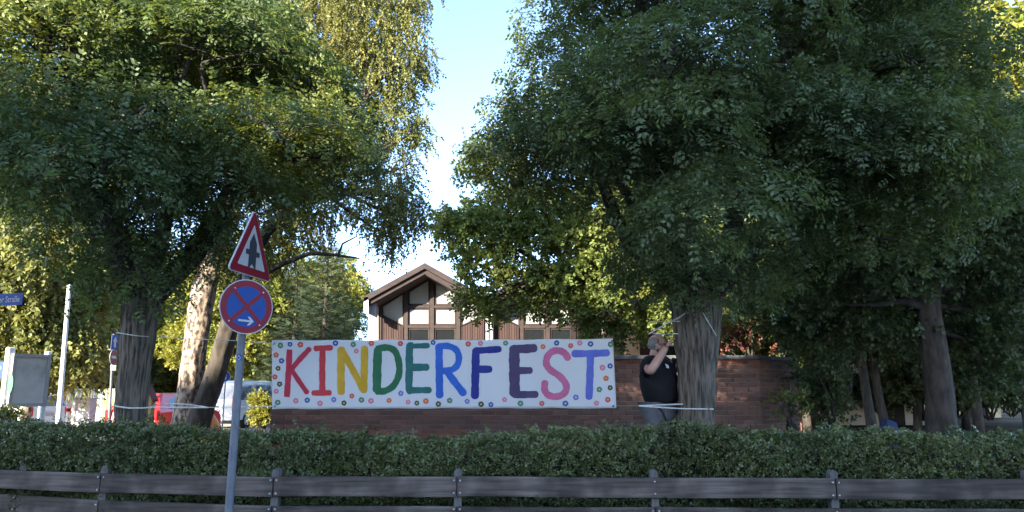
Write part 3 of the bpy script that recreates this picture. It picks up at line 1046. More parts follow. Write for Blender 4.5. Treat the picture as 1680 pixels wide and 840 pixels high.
def conifer(label, seed):
    rng = np.random.default_rng(seed)
    e = local_empty('pine_tree', label, 'tree', G_BG)
    bark_trunk('trunk', [(0, 0, -.3, .22), (0, 0, .5, .18), (0, 0, 4, .12), (0, 0, 8.6, .03)], M['dark_bark'], e, seed, .02, 18, 20, 4, 1.2)
    mb = MB()
    PP, XX, ZZ = [], [], []
    for k in range(120):
        z = .6 + 7.8 * (k / 120) ** 1.0
        L = (2.5 * (1 - z / 9.0) ** .8 + .15) * rng.uniform(.75, 1.15)
        a = k * 2.4 + rng.uniform(-.3, .3)
        o = np.array([math.cos(a), math.sin(a), 0])
        tip = np.array([0, 0, z]) + o * L + [0, 0, .18 * L - .05]
        midp = np.array([0, 0, z]) + o * L * .55 + [0, 0, -.1 * L]
        pth = smooth_path([(0, 0, z, .03), (*midp, .02), (*tip, .006)], 7)
        mb.tube(pth[:, :3], list(pth[:, 3]), 4, caps=False)
        n = int(30 * L) + 8
        t = rng.uniform(.2, 1, n)
        q = np.array([pth[min(6, int(v * 6.99)), :3] for v in t]) + rng.normal(size=(n, 3)) * [.16, .16, .08]
        side = np.cross(o, [0, 0, 1])
        PP.append(q); XX.append(o + side * rng.choice([-1, 1], (n, 1)) * rng.uniform(.2, 1.1, (n, 1)) + rng.normal(size=(n, 3)) * .25 + [0, 0, .1]); ZZ.append(np.tile([0, 0, 1.0], (n, 1)) + rng.normal(size=(n, 3)) * .4)
    mb.build('limbs', M['limb'], e)
    p = np.concatenate(PP)
    leaf_mesh('foliage', p, np.concatenate(XX), np.concatenate(ZZ), rng.uniform(.26, .5, len(p)), *T_NEEDLE, M['needle'], e)
    return e

pine = conifer('dark blue green pine left of the gabled house', 61)
put(pine, 528, 33, 0, 0, .95, first=True)
put(pine, 478, 36, 0, 2.0, .9, 'second pine, farther left from the gabled house')

# maple standing in front of the house
def maple():
    rng = np.random.default_rng(71)
    y = 18.0
    e = empty('maple_tree', (P(960, 640, y).x, y, .1), 'maple with sunlit boughs hanging in front of the gabled house', 'tree')
    path = [w(968, 720, y + .5, .2), w(965, 600, y + .5, .16), w(955, 500, y + .5, .14), w(950, 380, y + .5, .12), w(955, 200, y + .5, .08)]
    bark_trunk('trunk', path, M['dark_bark'], e, 73, .02, 24, 50, 4, 1.2)
    L = ((795, 440, 17.5, .6, .55), (745, 385, 17.8, .4, .3), (800, 390, 17.8, .9, .6), (775, 490, 17.2, .4, .35), (800, 510, 17.2, .4, .25), (850, 470, 17.4, .6, .5), (748, 425, 17.3, .22, .2), (870, 400, 17.8, .9, .7), (760, 370, 18.2, .7, .4),
         (930, 400, 17.2, .8, .5), (960, 450, 17.0, .8, .5), (900, 460, 17.0, .5, .35), (990, 500, 17.0, .55, .4), (940, 510, 17.0, .6, .35), (980, 540, 17.0, .35, .3), (1020, 550, 17.1, .3, .3), (870, 510, 17.2, .3, .2), (900, 350, 17.6, .9, .6),
         (1010, 420, 17.5, .8, .7), (1060, 470, 17.8, .9, .7), (1080, 400, 18, 1.0, .8), (1000, 330, 18, 1.0, .8), (850, 340, 18.3, .8, .5), (1090, 540, 17.8, .6, .35), (790, 345, 18.5, .4, .35), (1120, 500, 18.2, .9, .6), (1060, 320, 18.5, 1.1, .8), (1170, 420, 18.5, 1.0, .8))
    pads = [(np.array(P(a, b_, c)), (r, r * .9, q)) for a, b_, c, r, q in L]
    limbs_mesh('branches', [path[2], path[3], path[4]], pads, rng, M['limb'], e, .06, 3)
    p, x, z = pad_leaves(pads, 60, rng, .5, 'x')
    leaf_mesh('foliage', p, x, z, rng.uniform(.22, .38, len(p)), *T_SPRAY, M['maple_leaf'], e)

maple()

# right hand wood: the leaning dark tree and the trees behind it
def right_tree():
    rng = np.random.default_rng(81)
    y = 11.0
    e = empty('leaning_tree', (P(1545, 690, y).x, y, .4), 'dark tree with thick leaning trunk at the right, bare boughs either side', 'tree')
    path = [w(1548, 745, y, .27), w(1546, 690, y, .21), w(1540, 620, y, .19), w(1530, 550, y, .175), w(1524, 500, y, .165), w(1530, 440, y, .13), w(1540, 330, y + .2, .1), w(1550, 150, y + .3, .07)]
    bark_trunk('trunk', path, M['dark_bark'], e, 83, .02, 32, 80, 5, 1.2)
    mb = MB()
    mb.tube([P(1518, 505, y), P(1480, 495, y - .1), P(1440, 500, y - .2), P(1390, 500, y - .3)], [.07, .05, .04, .02], 7)
    mb.tube([P(1530, 480, y), P(1570, 470, y), P(1610, 440, y + .2)], [.06, .04, .02], 7)
    mb.build('bare_branch', M['limb'], e)
    L = [(1480, 440, 10.2, .7, .4), (1400, 430, 10.5, .8, .45), (1330, 470, 11, .8, .5), (1430, 530, 11.5, .8, .45), (1600, 430, 10.5, .6, .4), (1640, 380, 10.2, .7, .5), (1650, 500, 11, .7, .4), (1590, 360, 10, .7, .45), (1450, 360, 10.4, .8, .5),
         (1380, 350, 11, .9, .5), (1640, 560, 12, .7, .35), (1560, 560, 12.5, .7, .4), (1350, 550, 12, .6, .4), (1640, 310, 10, .6, .4), (1500, 480, 12.2, .8, .4), (1500, 200, 11, .9, .7), (1450, 120, 11.5, 1.1, .8), (1620, 620, 12.5, .6, .3), (1670, 440, 11, .6, .4), (1430, 250, 12, 1.2, .8), (1460, 20, 12, 1.0, .8), (1300, 540, 12.5, .5, .35), (1270, 500, 12.5, .6, .4)]
    pads = [(np.array(P(a, b_, c)), (r, r * .9, q)) for a, b_, c, r, q in L]
    limbs_mesh('branches', [path[4], path[5], path[6], path[7]], pads, rng, M['limb'], e, .06, 4)
    p, x, z = pad_leaves(pads, 80, rng, .45, 'x')
    leaf_mesh('foliage', p, x, z, rng.uniform(.17, .29, len(p)), *T_SPRAY, M['dark_leaf'], e)

right_tree()

G_W = 'trees in the wood at the right'
green = round_tree('ash_tree', 'tall sunlit tree showing through the gaps of the right locust', G_W, 11, ((0, 0, 7.0), (3.4, 3.2, 4.4)), 60, 'bright_leaf', T_SPRAY, (.34, .55), 15, 'x', 91, trunk_r=.22, pad_size=(.9, 1.5))
put(green, 1190, 30, 0, 0, 1.15, first=True)
put(green, 1330, 33, 0, 1.2, 1.2, 'tall sunlit tree behind the second crown of the right locust')
put(green, 1715, 22, 0, 2.5, 1.3, 'bright yellow green tree at the upper right edge of the photo')
put(green, 1560, 36, 0, 3.9, 1.2, 'tall tree far behind the leaning trunk')
put(green, 1040, 42, 0, 5.0, 1.15, 'tall tree behind the roof of the gabled house')
wood = round_tree('wood_tree', 'dark slim tree left of the leaning trunk', G_W, 8, ((0, 0, 4.6), (2.4, 2.3, 3.0)), 36, 'dark_leaf', T_SPRAY, (.26, .42), 26, 'x', 95, trunk_r=.11)
put(wood, 1425, 16.5, None, 0, 1.0, first=True)
put(wood, 1448, 19, None, 1.3, 1.05, 'dark slim tree with forked stem beside the blue tarpaulin')
put(wood, 1600, 17.5, None, 2.2, 1.1, 'dark tree right of the leaning trunk')
put(wood, 1680, 16, None, 3.0, 1.0, 'dark tree at the right edge above the leaf litter')
put(wood, 1500, 24, None, 4.1, 1.25, 'dark tree deep in the wood behind the leaning trunk')
put(wood, 1580, 30, None, 5.1, 1.5, 'farthest dark tree behind the leaning trunk')
put(wood, 1320, 23, None, 5.6, 1.2, 'dark tree above the end of the brick wall')
put(wood, 1680, 28, None, .7, 1.5, 'dark tree deep in the wood at the right edge')

# low shrubs
def shrub(name, label, cat, loc, pads, leaf_m, template, size, density, seed, group=None):
    rng = np.random.default_rng(seed)
    e = empty(name, loc, label, cat, group)
    limbs_mesh('stems', [(loc[0], loc[1], loc[2], .05), (loc[0] + .1, loc[1], loc[2], .05)], pads, rng, M['limb'], e, .03, 3)
    p, x, z = pad_leaves(pads, density, rng, .3, 'x')
    leaf_mesh('foliage', p, x, z, rng.uniform(size[0], size[1], len(p)), *template, M[leaf_m], e)
    return e

def shrub_at(px, py0, py1, y, wpx, *a, **k):
    """shrub between two heights in the photo, wpx wide"""
    rng = random.Random(px)
    t, b_ = P(px, py0, y), P(px, py1, y)
    ww = (P(px + wpx, py0, y).x - t.x) / 2
    pads = []
    for _ in range(9):
        pads.append((np.array((t.x + rng.uniform(-.6, .6) * ww, y + rng.uniform(-.5, .5) * ww, b_.z + (t.z - b_.z) * rng.uniform(.25, .85))), (ww * .55, ww * .5, (t.z - b_.z) * .25)))
    return pads, (t.x, y, max(b_.z - .3, 0))

pads, loc = shrub_at(430, 645, 705, 17.5, 34)
shrub('clipped_bush', 'small sunlit yellow green bush at lower left corner of the banner', 'bush', loc, pads, 'bright_leaf', T_SPRAY, (.13, .2), 230, 101)
pads, loc = shrub_at(1345, 560, 720, 13.2, 95)
shrub('holly_bush', 'black green bush beside the right end of the brick wall', 'bush', loc, pads, 'dark_leaf', T_SPRAY, (.16, .26), 34, 102)
pads, loc = shrub_at(1290, 640, 700, 12.4, 80)
shrub('leafy_weed', 'low green weed growing up the wall end', 'plant', loc, pads[:4], 'maple_leaf', T_SPRAY, (.12, .2), 22, 103)
pads, loc = shrub_at(1225, 525, 590, 19.5, 130)
shrub('smoke_bush', 'bush with autumn red leaves above the brick wall', 'bush', loc, pads, 'red_leaf', T_SPRAY, (.16, .26), 5, 104)
pads, loc = shrub_at(1260, 500, 600, 20.5, 190)
shrub('elder_bush', 'green bush behind the coping right of the locust trunk', 'bush', loc, pads, 'maple_leaf', T_SPRAY, (.22, .36), 26, 105)
pads, loc = shrub_at(10, 670, 705, 12.5, 40)
shrub('garden_bush', 'low yellow bush at the foot of the notice board', 'bush', loc, pads, 'bright_leaf', T_SPRAY, (.12, .2), 50, 106)
pads, loc = shrub_at(720, 686, 700, 11.8, 130)

for i, (px, py0, y, wpx, lab) in enumerate(((1560, 585, 27, 330, 'dark wide bush deep in the wood behind the leaning trunk'), (1720, 600, 19, 160, 'dark bush at the right edge nearest the hedge'), (1500, 590, 21, 150, 'dark low bush in the wood left of the leaning trunk'), (1610, 580, 22, 170, 'dark low bush in the wood right of the leaning trunk'),
                                         (1700, 560, 24, 200, 'dark low bush at the right edge of the photo'), (1650, 615, 33, 420, 'farthest dark low bush closing the wood at the right'), (1440, 630, 25, 60, 'dark low bush before the pink house'))):
    pads, loc = shrub_at(px, py0, 672, y, wpx)
    shrub('wood_bush', lab, 'bush', loc, pads, 'dark_leaf', T_SPRAY, (.25, .4), 26, 120 + i, 'bushes in the wood')

# ------------------------------------------------------------------ hedge
def hedge():
    rng = np.random.default_rng(7)
    e = empty('hedge', (0, 7.2, .2), 'long clipped green hedge behind the wooden fence', 'hedge')
    x0, x1 = -6.5, 6.8
    def front(x): return 6.86 + .05 * np.sin(x * 1.7) + .04 * np.sin(x * 4.3 + 1) + np.where(x < -3.4, (-3.4 - x) * .4, 0)
    def top(x): return 1.085 + .03 * np.sin(x * 1.1) + .025 * np.sin(x * 3.7 + 2) - np.where(np.abs(x + .35) < .8, .05 * np.cos((x + .35) / .8 * 1.57), 0) + np.where(x < -2.5, .03, 0)
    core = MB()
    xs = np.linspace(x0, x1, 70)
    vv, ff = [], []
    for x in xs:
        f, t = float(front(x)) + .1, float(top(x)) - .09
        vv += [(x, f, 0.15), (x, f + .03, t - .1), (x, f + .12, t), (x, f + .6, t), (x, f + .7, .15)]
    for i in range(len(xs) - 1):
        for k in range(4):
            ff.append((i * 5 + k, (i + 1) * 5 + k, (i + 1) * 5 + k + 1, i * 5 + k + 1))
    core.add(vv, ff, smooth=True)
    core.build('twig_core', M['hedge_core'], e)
    n = 30000
    x = rng.uniform(x0, x1, n)
    u = rng.uniform(0, 1, n)
    onf = u < .62
    f, t = front(x), top(x)
    zf = .3 + (t - .3) * rng.random(n) ** .9
    # uneven front with hollows
    hol = noise1(np.stack([x * 3.2, zf * 4.0, np.zeros(n)], 1), 5)
    hol2 = noise1(np.stack([x * 9, zf * 9.0, np.zeros(n)], 1), 8)
    yf = f + .02 + .17 * (hol - .4) + .07 * (hol2 - .5) + rng.normal(size=n) * .025 + .05 * np.clip((zf - t + .12) / .12, 0, 1) ** 2
    yt = f + .05 + .68 * rng.random(n)
    hol3 = noise1(np.stack([x * 4, yt * 4.0, np.ones(n) * 3], 1), 9)
    zt = t + .1 * (hol3 - .5) + rng.normal(size=n) * .025 + np.where(rng.random(n) < .06, rng.random(n) * .09, 0)
    pos = np.stack([x, np.where(onf, yf, yt), np.where(onf, zf, zt)], 1)
    out = np.where(onf[:, None], np.array([[0, -1, .25]]), np.array([[0, -.2, 1]]))
    xd = out * .7 + rng.normal(size=(n, 3)) * .6 + [0, 0, .25]
    zd = out + rng.normal(size=(n, 3)) * .55 + [0, 0, .3]
    leaf_mesh('foliage', pos, xd, zd, rng.uniform(.055, .1, n), *T_HEDGE, M['hedge_leaf'], e)

hedge()

# ground ivy and grass between fence and hedge, and lawn tufts behind
def tufts(name, n, xr, yr, size, m, seed):
    rng = np.random.default_rng(seed)
    x, y = rng.uniform(*xr, n), rng.uniform(*yr, n)
    z = np.array([ground_z(a, b_) for a, b_ in zip(x, y)])
    T = quads([((0, 0, 0), (1, s * .35, q), (0, q, .5), 1, .09) for s, q in ((-1, .2), (1, -.1), (.2, .5), (-.3, -.4))])
    xd = rng.normal(size=(n, 3)) * .25 + [0, 0, 1]
    o = leaf_mesh(name, np.stack([x, y, z], 1), xd, rng.normal(size=(n, 3)), rng.uniform(*size, n), *T, m)
    return o

tufts('grass', 9000, (-2.6, 7), (6.35, 6.9), (.1, .24), M['grass'], 12)
tufts('lawn_grass', 14000, (-14, 14), (7.8, 20), (.06, .2), M['grass'], 13)
# ------------------------------------------------------------------ wooden fence
def fence():
    e = empty('wooden_fence', (0, 6.0, .12), 'low fence of two dark weathered boards bolted to round topped posts', 'fence')
    ZT = .815
    line = [(-120, 765), (35, 768.5), (168, 776.5), (450, 782.2), (750, 782.8), (1077, 786.3), (1378, 787.5), (1700, 787.5), (1990, 787.5)]
    def on_top(px, py):
        d = P(px, py, 1.0) - EYE
        k = (ZT - EYE.z) / d.z
        return EYE + d * k
    pts = [on_top(*q) for q in line]
    for i in (5, 6, 7):                       # the long right part runs dead straight
        t = (pts[i].x - pts[4].x) / (pts[8].x - pts[4].x)
        pts[i] = pts[4].lerp(pts[8], t)
    H, T = .165, .035
    def plank(a, b, ztop, gap_a, gap_b, dz0=0.0, dz1=0.0):
        d = Vector((b.x - a.x, b.y - a.y, 0))
        L = d.length
        d.normalize()
        nrm = Vector((d.y, -d.x, 0))
        if nrm.y > 0: nrm = -nrm
        mb = MB()
        n = 8
        prof = [(-T / 2, -H / 2 + .005), (-T / 2 + .005, -H / 2), (T / 2 - .005, -H / 2), (T / 2, -H / 2 + .005), (T / 2, H / 2 - .005), (T / 2 - .005, H / 2), (-T / 2 + .005, H / 2), (-T / 2, H / 2 - .005)]
        vv, ff = [], []
        LL = L - gap_a - gap_b
        r = random.Random(int(a.x * 100 + ztop * 1000))
        ph = r.uniform(0, 6)
        for i in range(n + 1):
            u = -LL / 2 + LL * i / n
            wob = .003 * math.sin(u * 2.3 + ph)
            for (q, zz) in prof:
                vv.append((u, q, zz + wob + r.uniform(-.0012, .0012)))
        k = len(prof)
        for i in range(n):
            for j in range(k):
                ff.append((i * k + j, i * k + (j + 1) % k, (i + 1) * k + (j + 1) % k, (i + 1) * k + j))
        ff += [tuple(range(k)), tuple(range((n + 1) * k - 1, n * k - 1, -1))]
        mb.add(vv, ff)
        o = mb.build('plank', M['wood_fence'], e)
        mid = a + d * (gap_a + LL / 2)
        slope = math.atan2(dz1 - dz0, L)
        o.location = (mid.x, mid.y, ztop - H / 2 + (dz0 + dz1) / 2)
        o.rotation_euler = (0, -slope, math.atan2(d.y, d.x))
        return o
    g = .005
    top_joints = [0, 2, 3, 4, 6, 8]
    def run(joints, zoff, lift):
        for a, b in zip(joints, joints[1:]):
            # boards longer than one bay stay straight enough: bent ones are cut at each post they turn at
            idx = list(range(a, b + 1))
            if b - a > 1:
                # straight board from joint to joint
                plank(pts[a], pts[b], ZT + zoff, g, g, lift(a), lift(b))
            else:
                plank(pts[a], pts[b], ZT + zoff, g, g, lift(a), lift(b))
    rl = {0: .0, 1: .004, 2: -.004, 3: .0, 4: .005, 5: 0, 6: .0, 7: .003, 8: .0}
    run(top_joints, 0, lambda i: rl[i])
    run([0, 1, 2, 3, 4, 5, 7, 8], -.238, lambda i: -rl[i])
    # posts with rounded tops, behind the boards
    post_me = None
    for i, p in enumerate(pts):
        dy = T / 2 + .045
        mb = MB()
        w_, dpt = .062, .085
        prof = [(-w_ / 2, -.75), (w_ / 2, -.75), (w_ / 2, .035)]
        for k in range(1, 8):
            a = math.pi * k / 8
            prof.append((w_ / 2 * math.cos(a), .035 + .031 * math.sin(a)))
        prof.append((-w_ / 2, .035))
        mb.prism(prof, lambda u, v, q: (u, q - dpt / 2, v), dpt)
        o = mb.build('post', M['wood_post'], e)
        o.location = (p.x + .004, p.y + dy, ZT)
        o.rotation_euler = (random.Random(i).uniform(-.02, .02), random.Random(i + 9).uniform(-.02, .02), 0)
        joint_t, joint_b = i in top_joints, i in (0, 1, 2, 3, 4, 5, 7, 8)
        for (zz, jt) in ((-.03, joint_t), (-.135, joint_t), (-.268, joint_b), (-.373, joint_b)):
            for sx in ((-.026, .026) if jt else (.0,)):
                b_ = MB()
                R = Matrix.Rotation(math.pi / 2, 3, 'X')
                ring = []
                for rr, hh in ((.0095, 0), (.0095, .003), (.0065, .0065), (.002, .008)):
                    ring.append([(rr * math.cos(2 * math.pi * k / 8), -hh, rr * math.sin(2 * math.pi * k / 8)) for k in range(8)])
                vv = [q for r_ in ring for q in r_]
                ff = [(j * 8 + k, j * 8 + (k + 1) % 8, (j + 1) * 8 + (k + 1) % 8, (j + 1) * 8 + k) for j in range(3) for k in range(8)]
                ff.append(tuple(range(24, 32)))
                b_.add(vv, ff, smooth=True)
                bo = b_.build('bolt', M['bolt'], None)
                bo.parent = o
                bo.location = (sx - .004, -dy - T / 2 + .001, zz + random.Random(i * 7 + int(zz * 99)).uniform(-.006, .006))

fence()

# ------------------------------------------------------------------ traffic signs on the leaning pole
def disc(mb, r, y, to3, n=40, mi=0, th=.0012):
    mb.prism([(r * math.cos(2 * math.pi * k / n), r * math.sin(2 * math.pi * k / n)) for k in range(n)], lambda u, v, w: to3(u, v, y - w), th, mi)

def frame_of(origin, yaw, roll=0.0):
    """plate frame: u to the right, v up, w towards the back"""
    R = Matrix.Rotation(yaw, 3, 'Z') @ Matrix.Rotation(roll, 3, 'Y')
    o = Vector(origin)
    return lambda u, v, w: tuple(o + R @ Vector((u, w, v)))

def rounded_tri(side, rad):
    h = side * math.sqrt(3) / 2
    c = [(-side / 2, -h / 3), (side / 2, -h / 3), (0, 2 * h / 3)]
    pts = []
    for i, (x, y) in enumerate(c):
        L = math.hypot(x, y)
        cx, cy = x * (1 - 2 * rad / L), y * (1 - 2 * rad / L)
        base = math.atan2(y, x)
        for k in range(-4, 5):
            a = base + math.radians(60) * k / 4
            pts.append((cx + rad * math.cos(a), cy + rad * math.sin(a)))
    return pts

def traffic_sign():
    base, topp = P(374, 860, 5.62), P(411.5, 348, 5.78)
    e = empty('traffic_sign_post', (base.x, base.y, .12), 'leaning grey pole carrying a priority triangle above a no stopping disc', 'traffic sign')
    ax = (topp - base).normalized()
    mb = MB()
    b0 = base - ax * ((base.z - .05) / ax.z)
    mb.tube([b0, base, (base + topp) / 2, topp - ax * .06], .03, 16)
    mb.build('pole', M['galv'], e)
    def on_pole(py):
        zt = P(400, py, 5.7).z
        return base + ax * ((zt - base.z) / ax.z)
    mb = MB()
    for py in (400, 440, 478, 528):
        c = on_pole(py)
        mb.tube([c - ax * .012, c + ax * .012], .036, 14)
        mb.box(c + Vector((0, -.04, 0)), (.05, .03, .024))
    mb.build('clamp', M['sign_back'], e)
    # disc
    q = P(400.5, 504, 5.66)
    yaw = math.radians(43)
    q = q + Matrix.Rotation(yaw, 3, 'Z') @ Vector((0, -.045, 0))
    F = frame_of((q.x, q.y, q.z), yaw, math.radians(2.5))
    R = .21
    mb = MB(); disc(mb, R, .004, F, 48, th=.004); disc(mb, R, .0, F, 48, th=.0006)
    rim = mb.build('disc_plate', M['sign_white'], e)
    mb = MB(); disc(mb, R * .965, -.0008, F, 48)
    mb.build('red_border', M['sign_red'], rim)
    mb = MB(); disc(mb, R * .735, -.0022, F, 48)
    mb.build('blue_field', M['sign_blue'], rim)
    mb = MB()
    for k, a in enumerate((45, -45)):
        ca, sa = math.cos(math.radians(a)), math.sin(math.radians(a))
        L, W = R * .80, R * .075
        pl = [(-L, -W), (L, -W), (L, W), (-L, W)]
        mb.prism([(u * ca - v * sa, u * sa + v * ca) for u, v in pl], lambda u, v, w: F(u, v, -.0036 - .0009 * k - w), .0008)
    mb.build('red_cross', M['sign_red'], rim)
    mb = MB()
    ar = [(-.062, -.0075), (.03, -.0075), (.008, -.033), (.026, -.033), (.06, 0), (.026, .033), (.008, .033), (.03, .0075), (-.062, .0075)]
    mb.prism([(u + .006, v - .108) for u, v in ar], lambda u, v, w: F(u, v, -.0056 - w), .0008)
    mb.build('white_arrow', M['sign_white'], rim)
    mb = MB()
    for u, v in ((-.105, .13), (.12, .125), (-.125, -.12), (.115, -.13)):
        mb.prism([(u + .006 * math.cos(k), v + .006 * math.sin(k)) for k in (0, 1, 2, 3, 4, 5, 6)], lambda a, b_, w: F(a, b_, -.0025 - w), .002)
    mb.build('rivet', M['bolt'], rim)
    # triangle
    q = P(404, 416, 5.72)
    yaw2 = math.radians(79)
    q = q + Matrix.Rotation(yaw2, 3, 'Z') @ Vector((0, -.05, 0))
    F2 = frame_of((q.x, q.y, q.z), yaw2, math.radians(1))
    S = .63
    mb = MB(); mb.prism(rounded_tri(S, .028), lambda u, v, w: F2(u, v, w), .012)
    tri = mb.build('triangle_plate', M['sign_white'], e)
    mb = MB(); mb.prism(rounded_tri(S - .022, .022), lambda u, v, w: F2(u, v, -.002 - w), .001)
    mb.build('red_border', M['sign_red'], tri)
    mb = MB(); mb.prism(rounded_tri(S * .64, .008), lambda u, v, w: F2(u, v, -.0042 - w), .001)
    mb.build('white_field', M['sign_white'], tri)
    mb = MB()
    sh = [(-.055, -.1), (0, -.05), (.055, -.1), (.052, .115), (0, .195), (-.052, .115)]
    mb.prism([(u, v - .035) for u, v in sh], lambda u, v, w: F2(u, v, -.0062 - w), .001)
    mb.prism([(u, v - .035) for u, v in [(-.1, .015), (.1, .015), (.1, .055), (-.1, .055)]], lambda u, v, w: F2(u, v, -.0074 - w), .001)
    mb.build('black_arrow', M['sign_black'], tri)
    # round sticker on the pole
    c = on_pole(587)
    st = []
    F3 = lambda u, v, w: tuple(c + Matrix.Rotation(u / .031, 3, 'Z') @ Vector((0, -.0312 - w, 0)) + Vector((0, 0, v)))
    for nm, m_, sh, off in (('sticker', 'sign_blue', [(.023 * math.cos(math.pi * k / 8), .026 * math.sin(math.pi * k / 8)) for k in range(16)], .0),
                       ('sticker_diamond', 'sign_white', [(.017, 0), (0, .019), (-.017, 0), (0, -.019)], .001), ('sticker_centre', 'sign_blue', [(.009 * math.cos(math.pi * k / 5), .01 * math.sin(math.pi * k / 5)) for k in range(10)], .002)):
        mb = MB(); mb.prism(sh, lambda u, v, w: F3(u, v, off + w), .0008)
        mb.build(nm, M[m_], e)

traffic_sign()

